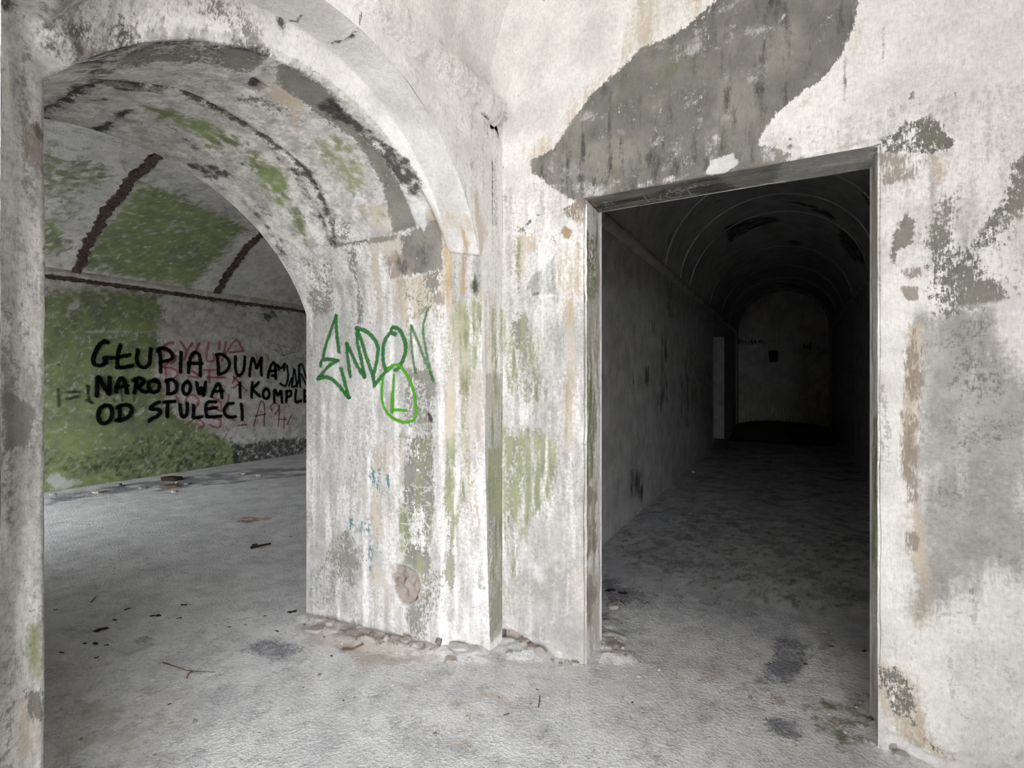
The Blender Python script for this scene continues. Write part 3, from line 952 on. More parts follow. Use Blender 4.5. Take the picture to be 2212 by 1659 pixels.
# pilaster steps
A.blob('green', c5((1085, 740), (1135, 740), (1135, 1150), (1085, 1150)), 0.62, 0.04)
A.blob('green', c5((1135, 690), (1240, 680), (1320, 720), (1280, 960), (1240, 1290), (1150, 1290), (1140, 1000)), 0.64, 0.06)
A.blob('rust', c5((1290, 640), (1375, 650), (1355, 900), (1345, 1659), (1318, 1659), (1312, 900)), 0.66, 0.04)
A.blob('brown', c5((1310, 650), (1370, 650), (1350, 900), (1345, 1300), (1322, 1300), (1315, 900)), 0.55, 0.03)
A.blob('rust', c5((1130, 180), (1220, 220), (1215, 640), (1170, 640), (1180, 400)), 0.32, 0.05)
A.blob('tan', c5((1060, 110), (1330, 130), (1330, 230), (1240, 260), (1100, 240)), 0.6, 0.04)
A.blob('tan', c5((1040, 600), (1400, 640), (1400, 1640), (1040, 1640)), 0.42, 0.05)
A.blob('dark', c5((1205, 570), (1270, 540), (1280, 620), (1220, 640)), 0.6, 0.03)
A.blob('green', c5((1205, 560), (1275, 540), (1280, 640), (1220, 645)), 0.6, 0.03)
A.blob('dark', c5((1240, 500), (1370, 480), (1400, 650), (1280, 600)), 0.34, 0.05)
A.stroke('crack', c5((1160, 645), (1210, 660), (1290, 650), (1390, 640)), 0.0015, 0.8, 0.012)
A.blob('green', c5((1140, 1290), (1250, 1290), (1230, 1640), (1150, 1640)), 0.4, 0.05)
A.blob('green', c6((1060, -10), (1135, -10), (1140, 560), (1130, 1100), (1070, 1090), (1080, 500)), 0.62, 0.05)
A.blob('dirt_shade', c6((1050, -10), (1145, -10), (1145, 1200), (1050, 1200)), 0.8, 0.05)
A.blob('grey', c6((1060, 100), (1130, 100), (1135, 1000), (1075, 1000)), 0.46, 0.04)
A.blob('green', c6((1150, -10), (1200, -10), (1190, 400), (1150, 560)), 0.6, 0.04)
A.blob('rust', c6((1190, 150), (1300, 150), (1300, 560), (1220, 700), (1220, 400)), 0.5, 0.05)
A.blob('white', c6((1125, 200), (1150, 200), (1150, 1330), (1130, 1330)), 0.55, 0.02)
A.blob('white', c6((1150, 900), (1330, 900), (1330, 1330), (1150, 1330)), 0.25, 0.06)
A.blob('dirt_shade', c6((1290, 560), (1340, 560), (1340, 1300), (1290, 1300)), 0.5, 0.03)
for q in (((1140, 570), (1200, 590), (1290, 565)), ((1150, 680), (1200, 690), (1270, 715)), ((1150, 895), (1210, 925), (1245, 915)), ((1190, 1080), (1230, 1100), (1275, 1105))):
    A.stroke('crack', c6(*q), 0.0015, 0.85, 0.012)
A.stroke('crack', ck((570, 205), (450, 140), (380, 180), (320, 205), (200, 200), (130, 160), (50, 150)), 0.0016, 0.9, 0.012)
A.stroke('crack', c2((1030, 1330), (900, 1325), (760, 1305), (620, 1320), (500, 1285), (420, 1240)), 0.0016, 0.8, 0.012)
for k in range(3):
    A.stroke('rust', ck((230 + 40 * k, 210), (290 + 30 * k, 300), (330 + 20 * k, 420), (370 + 6 * k, 540), (370, 700)), 0.0015, 0.5, 0.014)
# soffit of the arch
A.blob('dirt_shade', c1((270, 500), (600, 500), (1200, 560), (1800, 930), (2100, 1500), (1900, 1640), (1300, 1050), (800, 850), (270, 850)), 0.35, 0.2)
GREY1 = c1((610, 470), (800, 340), (1000, 262), (1250, 252), (1500, 285), (1780, 362), (1690, 450), (1500, 470), (1000, 400), (750, 480), (600, 530))
A.blob('grey', GREY1, 0.62, 0.08)
A.blob('dirt_shade', GREY1, 0.9, 0.1)
A.blob('dark', c1((610, 470), (800, 340), (1000, 262), (1250, 252), (1500, 285), (1780, 362), (1700, 380), (1450, 310), (1250, 285), (1000, 300), (800, 380), (650, 490)), 0.48, 0.04)
A.blob('dark', c1((1310, 285), (1450, 290), (1440, 350), (1330, 335)), 0.62, 0.06)
A.blob('dark', c1((860, 380), (1100, 350), (1150, 375), (900, 400)), 0.45, 0.04)
A.blob('white', c1((1790, 365), (1720, 400), (1660, 470), (1600, 500), (1640, 430), (1700, 380)), 0.95, 0.02)
PK = c1((1565, 580), (1620, 500), (1725, 572), (1660, 608))
A.blob('brown', PK, 1.1, 0.02)
A.blob('dark', c1((1565, 570), (1620, 500), (1660, 545), (1640, 590)), 0.7, 0.03)
A.relief(PK, 0.012, 0.02)
A.blob('grey', c1((1770, 400), (1900, 440), (2100, 585), (2250, 740), (2300, 900), (2180, 840), (2000, 720), (1860, 600), (1800, 540)), 0.82, 0.06)
A.blob('tan', c1((1700, 510), (1830, 590), (1960, 640), (1940, 730), (1880, 780), (1830, 690), (1720, 610)), 0.95, 0.05)
A.blob('grey', c1((1450, 620), (1640, 610), (1850, 690), (1870, 760), (1700, 710), (1520, 670)), 0.55, 0.06)
A.blob('dirt_shade', c1((1450, 600), (1900, 720), (2150, 900), (2192, 1200), (2000, 1000), (1700, 800), (1400, 680)), 0.5, 0.1)
for q, s in ((((890, 680), (1100, 690), (1300, 760), (1500, 860), (1595, 910), (1540, 945), (1450, 930), (1400, 990), (1330, 950), (1250, 850), (1050, 760)), 0.84),
             (((1560, 970), (1660, 980), (1700, 1060), (1760, 1060), (1820, 1100), (1855, 1220), (1850, 1335), (1780, 1325), (1700, 1240), (1640, 1150), (1575, 1060)), 0.86),
             (((1820, 1335), (1910, 1340), (1950, 1440), (1975, 1600), (1940, 1560), (1900, 1460), (1850, 1400)), 0.86)):
    A.blob('green', c1(*q), s, 0.06)
A.blob('green', c2((340, 900), (480, 860), (600, 920), (660, 1000), (650, 1240), (600, 1275), (500, 1150), (430, 1050)), 0.70, 0.08)
A.blob('green', c2((-10, 1030), (60, 1040), (120, 1100), (190, 1200), (190, 1330), (100, 1310), (20, 1200)), 0.4, 0.08)
SEAM = ((270, 720), (400, 660), (500, 590), (580, 552), (700, 527), (900, 545), (1100, 572), (1200, 602), (1400, 705), (1650, 855), (1800, 965), (1950, 1085), (2050, 1255), (2110, 1420), (2140, 1560))
A.stroke('dark', c1(*SEAM), 0.016, 0.92, 0.05)
A.stroke('crack', c1(*SEAM), 0.003, 0.9, 0.02)
A.groove(c1(*SEAM), 0.012, 0.010, 0.03)
A.stroke('grey', c1(*SEAM), 0.03, 0.5, 0.08)
A.stroke('dark', c2((90, 950), (200, 1060), (300, 1200), (400, 1400), (470, 1560)), 0.022, 0.55, 0.07)
A.stroke('dark', c1((265, 846), (420, 848), (520, 852), (620, 832), (720, 785), (830, 700)), 0.012, 0.95, 0.05)
A.blob('dark', c1((540, 850), (700, 760), (800, 720), (830, 720), (720, 800), (620, 850)), 0.4, 0.06)
A.blob('dark', c1((560, 640), (680, 620), (690, 640), (580, 655)), 0.6, 0.03)
A.blob('dark', c1((700, 530), (900, 535), (1100, 570), (1090, 600), (900, 590), (760, 600)), 0.5, 0.05)
for q, s in ((((1180, 1030), (1300, 1050), (1400, 1065), (1495, 1130), (1400, 1155), (1330, 1145), (1230, 1085)), 0.8),
             (((975, 780), (1100, 790), (1250, 900), (1285, 965), (1180, 945), (1100, 830)), 0.50), (((1530, 1300), (1650, 1310), (1745, 1385), (1650, 1412)), 0.56),
             (((1450, 980), (1600, 1040), (1650, 1120), (1500, 1080)), 0.38), (((1900, 1300), (1990, 1310), (1980, 1370), (1920, 1360)), 0.45), (((1700, 1440), (1780, 1500), (1850, 1640), (1780, 1640)), 0.55)):
    A.blob('dark', c1(*q), s, 0.05)
A.blob('dark', c2((370, 660), (470, 635), (560, 720), (700, 825), (830, 925), (950, 1025), (1050, 1170), (1040, 1300), (960, 1250), (870, 1140), (800, 1020), (700, 890), (560, 810), (420, 745)), 0.86, 0.05)
A.blob('grey', c2((580, 850), (720, 870), (800, 1000), (880, 1140), (930, 1250), (1010, 1450), (860, 1490), (835, 1350), (770, 1150), (690, 1010)), 0.86, 0.05)
A.blob('tan', c2((580, 850), (720, 870), (880, 1140), (1010, 1450), (860, 1490), (770, 1150)), 0.5, 0.06)
A.blob('white', c2((960, 1310), (1045, 1285), (1075, 1440), (1052, 1500), (1000, 1430)), 1.0, 0.02)
A.blob('white', c2((880, 1180), (960, 1200), (1040, 1300), (960, 1300)), 0.55, 0.03)
A.blob('tan', c2((640, 1290), (820, 1330), (930, 1460), (870, 1495), (720, 1450)), 0.66, 0.05)
A.blob('brown', c2((650, 1300), (760, 1310), (800, 1380), (700, 1420)), 0.4, 0.05)
A.blob('tan', c2((180, 740), (300, 820), (420, 960), (340, 900), (220, 820)), 0.5, 0.05)
A.blob('grey', c2((440, 1290), (560, 1380), (620, 1540), (520, 1560), (450, 1440)), 0.5, 0.06)
# arch faces of the outer rings stay bright and clean, left pier is dirty
kk_ = A.ST[..., 0] > arcS[230 + 150]
m_ = (A.ST[..., 1] < T_C2 + 0.01) & kk_
m_c = (A.ST[..., 1] < T_C2 - 0.02) & (A.ST[..., 0] > arcS[232]) & (A.ST[..., 0] < arcS[460])
for nm, v in (('dirt_shade', 0.34), ('fleck', 0.5), ('grey', 0.10)):
    A.M[..., CH[nm]] = np.where(m_c, A.M[..., CH[nm]] * 0.1, A.M[..., CH[nm]])
    A.M[..., CH[nm]] = np.where(m_, np.maximum(A.M[..., CH[nm]], v * smooth((A.ST[..., 0] - arcS[380]) / 0.6)), A.M[..., CH[nm]])
A.blob('brown', [(14, 622), (52, 615), (62, 640), (56, 682), (22, 680)], 0.8, 0.03)
A.blob('brown', [(48, 268), (70, 262), (96, 275), (97, 390), (80, 360), (60, 340)], 1.0, 0.02)
A.blob('green', [(58, 1350), (88, 1345), (92, 1480), (70, 1490), (56, 1420)], 0.8, 0.03)
A.blob('grey', [(14, 850), (70, 880), (60, 960), (14, 960)], 0.7, 0.03)
A.blob('tan', [(20, 1500), (90, 1500), (98, 1640), (20, 1640)], 0.6, 0.05)
A.blob('grey', [(50, 1490), (98, 1500), (98, 1570), (60, 1550)], 0.7, 0.03)
A.stroke('crack', [(14, 965), (40, 975), (60, 985), (90, 965)], 0.0015, 0.6, 0.01)

# ---- gallery face above the arch, and the strip in the corner
G = leftwall
G.all('dirt_shade', 0.04)
G.all('fleck', 0.25)
G.blob('dirt_shade', [(0, 200), (40, 200), (40, 1659), (0, 1659)], 1.0, 0.2)  # strip darkened in colour because strong light washes it out
MOULD = c1((380, 200), (480, 195), (560, 240), (640, 220), (700, 170), (760, 120), (850, 90), (960, 130), (1060, 205), (950, 240), (800, 335), (690, 450), (600, 520), (540, 575), (460, 570), (530, 480), (500, 380), (440, 300), (380, 240))
G.blob('dark', MOULD, 0.60, 0.10)
G.blob('grey', MOULD, 0.45, 0.10)
A.blob('dark', MOULD, 0.60, 0.10)
A.blob('grey', MOULD, 0.45, 0.10)
for S_ in (G, A):
    S_.blob('grey', c1((1130, 60), (1400, -10), (1500, 60), (1580, 150), (1640, 250), (1560, 230), (1400, 170), (1250, 130)), 0.42, 0.12)
    S_.blob('tan', c1((1130, 60), (1400, -10), (1500, 60), (1640, 250), (1400, 170)), 0.35, 0.12)
    S_.blob('dirt_shade', c1((60, 0), (900, -20), (900, 90), (500, 180), (280, 480), (270, 700), (60, 700)), 0.42, 0.2)
CR = ((640, 20), (655, 90), (640, 160), (610, 215), (580, 240), (540, 262), (490, 268), (430, 285))
for S_ in (G, A):
    S_.stroke('dark', c2(*CR), 0.004, 0.9, 0.02)
    S_.stroke('crack', c2(*CR), 0.003, 0.9, 0.014)
    S_.stroke('dark', c2((110, 110), (135, 130), (150, 180), (150, 230)), 0.004, 0.75, 0.02)
    S_.stroke('dark', c2((200, 130), (240, 140), (280, 90)), 0.003, 0.55, 0.02)
    for x, y in ((200, 220), (235, 235), (350, 460), (370, 470), (400, 420), (480, 545), (510, 570), (520, 580), (640, 650)):
        S_.blob('dark', c2((x - 6, y), (x, y - 10), (x + 6, y), (x, y + 10)), 0.8, 0.014)
G.blob('green', c6((1330, 100), (1460, 40), (1460, 1200), (1400, 1300), (1330, 1350)), 0.62, 0.05)
G.blob('dirt_shade', c6((1330, -400), (1460, -400), (1460, 1200), (1400, 1300), (1330, 1350)), 0.9, 0.05)
G.blob('grey', c6((1360, 100), (1450, 60), (1450, 1150), (1340, 1340)), 0.45, 0.05)
G.blob('green', c5((1370, 740), (1450, 740), (1450, 1659), (1370, 1659)), 0.5, 0.06)
G.blob('tan', c5((1320, 640), (1400, 640), (1400, 1500), (1330, 1500)), 0.5, 0.05)
G.blob('tan', c2((1340, 1200), (1420, 1290), (1470, 1500), (1420, 1640), (1380, 1400)), 0.6, 0.05)
G.blob('dark', c2((1480, 1030), (1510, 1040), (1530, 1200), (1490, 1150)), 0.7, 0.04)
G.blob('dark', c2((1320, 1030), (1370, 1040), (1360, 1080), (1330, 1070)), 0.55, 0.03)
G.stroke('crack', ck((745, 242), (690, 240), (640, 215), (600, 208), (570, 205)), 0.0016, 0.9, 0.012)
G.stroke('fleck', c2((1440, 700), (1460, 1300)), 0.03, 0.8, 0.05)

HL = [(1062, 246), (1086, 246), (1086, 274), (1078, 288), (1062, 278)]
G.blob('dark', HL, 1.6, 0.012)  # the hole's inner shade is painted dark as well as recessed
G.relief(HL, 0.07, 0.012)
lw2.all('dirt_shade', 1.0); lw2.all('fleck', 0.8)  # wall colour darkened to hold down the strong light facing the opening
lw2.M[..., CH['grey']] = 0.55 + 0.6 * fbm(lw2.P, 1.6, 3, 2)
lw2.M[..., CH['green']] = np.clip(0.5 - lw2.P[..., 2] * 0.35 + 0.5 * fbm(lw2.P, 2.0, 3, 5), 0, 0.7)
far_ = smooth((0.45 - leftwall.P[..., 1]) / 0.08) * smooth((2.6 - leftwall.P[..., 2]) / 0.4 + 0.3)  # near end of this wall darkened likewise against the strong light
for nm_, v_ in (('dirt_shade', 1.0), ('fleck', 0.8)):
    leftwall.M[..., CH[nm_]] = np.maximum(leftwall.M[..., CH[nm_]], v_ * far_)
leftwall.M[..., CH['grey']] = np.maximum(leftwall.M[..., CH['grey']], far_ * (0.55 + 0.6 * fbm(leftwall.P, 1.6, 3, 2)))
# ---- moulding and vault of the gallery
mould.all('tan', 0.12)
mould.all('dirt_shade', 0.25)
mould.blob('dark', c2((1400, 740), (1430, 720), (1460, 780), (1440, 790)), 0.9, 0.02)
vault.all('dirt_shade', 0.03)
cove.all('dirt_shade', 0.05)
cove.stroke('crack', [(0.0, 0.004), (0.3, 0.003), (0.9, 0.006), (1.8, 0.004)], 0.003, 1.0, 0.012, st=True)
cove.stroke('dark', [(0.0, 0.004), (0.3, 0.003), (0.9, 0.006)], 0.004, 0.55, 0.03, st=True)
cove.groove([(0.0, 0.002), (1.8, 0.002)], 0.006, 0.012, 0.02, st=True)
cove.blob('tan', c2((1400, 600), (1560, 700), (1540, 830), (1420, 740)), 0.5, 0.03)

# ---- chamber back wall and vault
B = cback
B.stretch = ''
B.all('dirt_shade', 0.35)
B.all('fleck', 0.35)
B.blob('green', c4((180, 370), (560, 330), (950, 370), (985, 480), (955, 560), (970, 700), (930, 820), (980, 950), (980, 1080), (600, 1150), (180, 1100)), 1.0, 0.3)
B.blob('green', c4((180, 1000), (700, 1080), (1000, 1060), (1380, 1250), (1430, 1300), (1420, 1460), (900, 1530), (180, 1580)), 1.15, 0.3)
B.blob('green', c4((180, 380), (560, 420), (560, 1000), (180, 1000)), 0.9, 0.3)
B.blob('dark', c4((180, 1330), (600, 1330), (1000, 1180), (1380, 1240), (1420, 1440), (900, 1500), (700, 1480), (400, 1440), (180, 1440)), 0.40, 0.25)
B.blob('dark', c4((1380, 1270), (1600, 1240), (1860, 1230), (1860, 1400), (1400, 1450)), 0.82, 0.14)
B.blob('dirt_shade', c4((950, 380), (1860, 500), (1860, 1260), (980, 1200)), 0.5, 0.3)
B.blob('white', c4((380, 500), (430, 440), (470, 385), (500, 390), (450, 480), (400, 515)), 0.75, 0.08)
B.stroke('white', c4((470, 600), (600, 598), (740, 600), (850, 605), (900, 600)), 0.015, 0.62, 0.06)
B.blob('white', c4((275, 1490), (340, 1430), (400, 1470), (480, 1500), (440, 1530), (300, 1540)), 0.72, 0.1)
for q in (((560, 1190), (620, 1170), (640, 1230), (590, 1260)), ((700, 1170), (760, 1160), (740, 1240), (690, 1220)), ((840, 1190), (830, 1260), (900, 1240)), ((1010, 1290), (1060, 1230), (1040, 1200), (1090, 1190)), ((960, 1200), (1000, 1230), (960, 1270)), ((450, 1190), (500, 1180), (520, 1250))):
    B.stroke('white', c4(*q), 0.006, 0.46, 0.05)
for q in (((1620, 660), (1700, 690), (1760, 690), (1790, 720)), ((1640, 700), (1690, 740), (1760, 720)), ((1670, 690), (1700, 750)), ((1720, 680), (1770, 760), (1800, 750)), ((1600, 655), (1640, 690), (1650, 720))):
    B.stroke('crack', c4(*q), 0.012, 0.85, 0.05)
B.stroke('crack', c4((1310, 410), (1250, 460), (1200, 500), (1190, 540)), 0.004, 0.6, 0.04)
B.blob('dark', c4((1560, 490), (1640, 480), (1660, 510), (1600, 540)), 0.8, 0.04)
B.blob('dark', c4((340, 785), (360, 780), (365, 800), (345, 805)), 1.0, 0.03)
B.stroke('dark', c4((1070, 1390), (1140, 1385), (1145, 1410)), 0.012, 0.9, 0.04)
B.stroke('dark', c4((1075, 1395), (1075, 1415)), 0.01, 0.9, 0.04)
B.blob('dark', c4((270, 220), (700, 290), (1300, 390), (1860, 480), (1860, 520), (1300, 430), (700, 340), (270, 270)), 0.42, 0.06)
V = cvault
V.stretch = ''
V.all('dirt_shade', 0.30)
V.all('fleck', 0.35)
for q, s in ((((240, 970), (340, 980), (480, 1000), (720, 1080), (680, 1190), (560, 1200), (480, 1300), (240, 1260)), 0.72), (((240, 1360), (400, 1390), (440, 1560), (400, 1640), (240, 1640)), 0.85), (((240, 1240), (560, 1200), (540, 1400), (420, 1420), (240, 1380)), 0.42)):
    V.blob('green', c1(*q), s, 0.25)
V.blob('green', [(300, 396), (388, 418), (450, 450), (535, 490), (508, 520), (468, 567), (440, 600), (405, 622), (300, 605), (200, 588), (175, 572), (215, 500), (250, 450), (280, 420)], 1.05, 0.3)
V.blob('dirt_shade', [(300, 330), (560, 480), (560, 520), (300, 400)], 0.5, 0.2)

# ---- corridor
kL.all('dirt_shade', 0.30)
kL.all('fleck', 0.3)
kR.all('dirt_shade', 0.30); kV.all('dirt_shade', 0.25); kE.all('dirt_shade', 0.3)
kV.stretch = 'x'
for q, s in ((((130, 660), (160, 640), (180, 900), (340, 960), (330, 1020), (300, 760)), 0.0),):
    pass
for x, y, w, h, s in ((270, 890, 10, 40, 0.7), (320, 1000, 14, 60, 0.5), (300, 690, 10, 30, 0.5), (228, 1360, 26, 60, 0.62), (110, 890, 10, 25, 0.5), (345, 860, 14, 140, 0.45), (370, 560, 12, 90, 0.4), (85, 880, 8, 50, 0.4), (210, 900, 10, 30, 0.4), (430, 1000, 20, 120, 0.4)):
    kL.blob('dark', c7((x - w, y - h), (x + w, y - h), (x + w, y + h), (x - w, y + h)), s, 0.15)
kL.stroke('white', c7((413, 520), (413, 1310)), 0.008, 0.9, 0.05)
kL.blob('brown', c7((435, 770), (545, 830), (545, 1060), (435, 1010)), 0.36, 0.3)
kL.blob('dark', c7((380, 1370), (560, 1190), (560, 1240), (400, 1400)), 0.6, 0.1)
kE.blob('dark', c7((650, 735), (780, 740), (780, 760), (650, 758)), 0.7, 0.12)
kE.blob('dark', c7((930, 760), (1000, 745), (1010, 780), (940, 780)), 0.6, 0.12)
kE.blob('green', c7((650, 960), (1060, 960), (1060, 1110), (650, 1110)), 0.4, 0.4)
NICHE = c7((790, 785), (830, 785), (825, 830), (795, 832))
kE.blob('dark', NICHE, 2.0, 0.03)  # inner shade of the hole painted dark
kE.relief(NICHE, 0.6, 0.03)
kE.blob('crack', NICHE, 2.0, 0.04)  # crack channel used to blacken the hole's painted shade further
for q, s in ((((600, 260), (760, 215), (830, 215), (840, 235), (740, 260), (620, 330)), 0.8), (((860, 320), (900, 315), (950, 325), (900, 340)), 0.8), (((1085, 280), (1110, 270), (1190, 340), (1200, 420), (1150, 400), (1100, 340)), 0.8), (((1190, 100), (1240, 60), (1240, 180), (1200, 150)), 0.7), (((350, 330), (380, 260), (390, 280), (360, 380)), 0.5), (((830, 145), (900, 150), (1000, 170), (1080, 220), (1060, 230), (980, 190)), 0.7), (((560, 150), (600, 130), (600, 160)), 0.6), (((800, 500), (900, 500), (1000, 560), (1060, 640), (900, 520)), 0.6)):
    kV.blob('dark', c7(*q), s, 0.12)

# ---- floor
F = floor
F.stretch = ''
F.all('dirt_shade', 0.30)
F.all('grey', 0.09)
F.all('white', 0.16)
F.all('fleck', 0.3)
F.blob('tan', [on_floor(*p) for p in ch((330, 130), (760, 200), (990, 260), (1000, 320), (900, 350), (520, 400), (380, 310), (150, 200), (60, 130))], 0.95, 0.10, st=True)
F.blob('brown', [on_floor(*p) for p in ch((350, 150), (620, 200), (860, 260), (800, 290), (560, 250), (360, 220))], 0.62, 0.08, st=True)
def fl(*p): return [on_floor(x, y) for x, y in p]
def F_(fn, ch_, pts, *a): getattr(F, fn)(ch_, fl(*pts), *a, st=True)
F_('blob', 'tan', ch((630, 470), (760, 470), (880, 530), (1000, 605), (1140, 560), (1200, 470), (1260, 520), (1420, 560), (1380, 612), (1210, 575), (1130, 610), (1000, 710), (960, 690), (1060, 630), (900, 580), (760, 510)), 0.62, 0.06)
F_('stroke', 'white', ch((610, 468), (700, 470), (760, 460), (850, 510), (980, 590)), 0.006, 0.6, 0.03)
F_('stroke', 'white', ch((-10, 418), (150, 400), (240, 385), (330, 352), (420, 330)), 0.008, 0.62, 0.03)
F_('blob', 'white', ch((1410, 405), (1480, 390), (1590, 430), (1560, 445), (1480, 425)), 0.66, 0.04)
F_('blob', 'white', ch((810, 330), (900, 330), (970, 370), (900, 365)), 0.55, 0.05)
F_('stroke', 'crack', ch((1200, 460), (1260, 400), (1340, 350), (1350, 330)), 0.002, 0.5, 0.015)
F_('stroke', 'crack', ch((1690, 400), (1730, 450), (1750, 470)), 0.002, 0.45, 0.015)
F_('blob', 'white', ch((600, 600), (1000, 620), (960, 900), (700, 990), (300, 990), (300, 700)), 0.22, 0.4)
F_('blob', 'white', ch((1300, 700), (1900, 660), (2100, 990), (1200, 990)), 0.24, 0.4)
F_('blob', 'tan', ch((1030, 820), (1130, 820), (1120, 900), (1040, 900)), 0.5, 0.05)
F_('blob', 'grey', cg((950, 1205), (1030, 1110), (1060, 1060), (1110, 960), (1290, 960), (1280, 1080), (1180, 1215), (1050, 1215)), 0.52, 0.08)
F_('blob', 'dirt_shade', cg((950, 1205), (1060, 1060), (1110, 900), (1300, 900), (1280, 1080), (1180, 1215)), 0.9, 0.08)
F_('blob', 'brown', cg((1290, 1000), (1400, 950), (1420, 970), (1330, 1060), (1250, 1100)), 0.55, 0.05)
F_('blob', 'white', cg((1180, 1140), (1220, 1150), (1260, 1250), (1200, 1270), (1180, 1210)), 0.5, 0.05)
F_('blob', 'brown', cg((940, 1240), (1000, 1230), (1150, 1290), (1160, 1350), (1040, 1320)), 0.5, 0.05)
F_('blob', 'green', cg((1290, 1300), (1600, 1260), (1620, 1500), (1460, 1560), (1300, 1420)), 0.5, 0.12)
F_('blob', 'grey', cg((1020, 1380), (1200, 1400), (1300, 1500), (1200, 1530), (1080, 1480)), 0.50, 0.08)
F_('stroke', 'white', cg((1110, 1520), (1170, 1565), (1250, 1595), (1330, 1612), (1420, 1659)), 0.010, 0.8, 0.03)
F_('stroke', 'white', cg((1400, 1578), (1500, 1600), (1640, 1620), (1720, 1650)), 0.010, 0.66, 0.03)
F_('stroke', 'crack', cg((780, 1160), (800, 1210), (820, 1250), (900, 1290), (1000, 1330), (1100, 1362)), 0.003, 0.7, 0.02)
F_('stroke', 'crack', cg((60, 1060), (200, 1090), (300, 1105), (420, 1140), (560, 1185)), 0.003, 0.55, 0.02)
F_('stroke', 'tan', cg((430, 1130), (560, 1170), (700, 1190), (780, 1150)), 0.03, 0.6, 0.05)
F_('blob', 'brown', cg((150, 940), (240, 950), (330, 1090), (250, 1080), (160, 1010)), 0.45, 0.06)
F_('blob', 'grey', cg((150, 560), (400, 700), (440, 800), (300, 780), (160, 900)), 0.45, 0.12)
F_('blob', 'white', cg((280, 780), (380, 760), (440, 820), (300, 830)), 0.35, 0.08)
F_('blob', 'dirt_shade', cg((700, 830), (1100, 780), (1600, 800), (1600, 1000), (1200, 900), (800, 960)), 0.6, 0.2)
F.blob('dirt_shade', [(CXL - .1, YDB + .5), (CXR + .1, YDB + .5), (CXR + .1, YCE), (CXL - .1, YCE)], 0.95, 0.8, st=True)  # darkened past the door as painted shade, on top of olive dirt
F.blob('grey', [(CXL - .1, YDB + 1.2), (CXR + .1, YDB + 1.2), (CXR + .1, YCE), (CXL - .1, YCE)], 0.32, 1.2, st=True)  # grey added to deepen the corridor floor's painted shade
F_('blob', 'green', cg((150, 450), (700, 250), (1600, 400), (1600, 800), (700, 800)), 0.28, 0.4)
F_('blob', 'white', cg((1440, 870), (1530, 880), (1500, 910), (1430, 900)), 0.5, 0.05)
# chamber floor
F_('blob', 'rust', cs((1590, 640), (1650, 605), (1860, 590), (1880, 610), (1800, 640), (1640, 650)), 0.72, 0.12)
F_('blob', 'tan', cs((1480, 660), (1620, 600), (1950, 590), (1930, 630), (1600, 670)), 0.4, 0.2)
for q in (((200, 905), (330, 880), (500, 840), (640, 800), (740, 770), (850, 740), (1000, 715), (1200, 675)), ((30, 640), (110, 615), (220, 600)), ((500, 560), (760, 500), (1000, 460), (1300, 420), (1500, 385)), ((360, 800), (400, 780)), ((870, 520), (1300, 430), (1700, 370)), ((190, 655), (340, 630))):
    F_('stroke', 'crack', cs(*q), 0.008, 0.7, 0.04)
F_('blob', 'grey', cs((20, 420), (600, 330), (1100, 270), (1700, 200), (2200, 190), (2200, 260), (1500, 330), (900, 390), (400, 440), (30, 500)), 0.55, 0.25)
F_('blob', 'white', cs((20, 500), (500, 520), (700, 700), (400, 860), (20, 900)), 0.34, 0.5)  # pale patch painted where daylight falls on the chamber floor
for q in (((250, 300), (380, 295)), ((800, 640), (1090, 575), (1160, 560)), ((230, 540), (330, 515), (480, 470))):
    F_('stroke', 'crack', cf(*q), 0.004, 0.6, 0.03)
F_('blob', 'grey', cf((700, 930), (860, 940), (840, 1000), (720, 990)), 0.45, 0.1)
F_('blob', 'grey', cf((1200, 1010), (1500, 960), (1700, 1020), (1400, 1100)), 0.40, 0.15)
F_('blob', 'tan', cf((250, 1300), (900, 1200), (1100, 1300), (900, 1659), (250, 1659)), 0.45, 0.3)
# dust banked up against the foot of the pier and the jambs
def heap(pts, h, soft):
    F.relief(fl(*pts), -h, soft, st=True, rough=0.7)
heap(((655, 1330), (760, 1352), (860, 1375), (950, 1392), (1060, 1402), (1050, 1425), (930, 1415), (820, 1405), (700, 1375)), 0.022, 0.10)
heap(((1085, 1380), (1130, 1385), (1190, 1405), (1170, 1425), (1100, 1420)), 0.025, 0.08)
heap(((1290, 1330), (1330, 1345), (1370, 1430), (1300, 1425)), 0.02, 0.10)
heap(((1880, 1560), (1960, 1580), (2080, 1650), (1960, 1655), (1890, 1610)), 0.03, 0.12)
F.H += 0.004 * smooth((F.ST[..., 1] - YD - 0.05) / 0.1) * (F.ST[..., 0] > CXL)


kL.cut(11.64, 13.6, -0.1, 2.55)
# ------------------------------------------------------------------ build the structure
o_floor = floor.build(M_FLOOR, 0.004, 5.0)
o_front = W.build(M_PLASTER, 0.0035, 5.0)
o_left = leftwall.build(M_PLASTER, 0.003, 5.0)
lw2.build(M_PLASTER, 0, parent=o_left)
o_arch = arch.build(M_PLASTER, 0.004, 6.0, parent=o_left)
farface.build(M_PLASTER, 0)
vault.build(M_PLASTER, 0.003, 3.0)
cove.build(M_PLASTER, 0.004, 4.0)
mould.build(M_PLASTER, 0.0)
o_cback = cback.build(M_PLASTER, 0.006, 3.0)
o_cvault = cvault.build(M_PLASTER, 0.006, 2.0)
o_kL = kL.build(M_CORR, 0.006, 2.0)
kR.build(M_CORR, 0.006, 2.0)
o_kE = kE.build(M_CORR, 0.006, 2.0)
o_kV = kV.build(M_CORR, 0.006, 2.0)


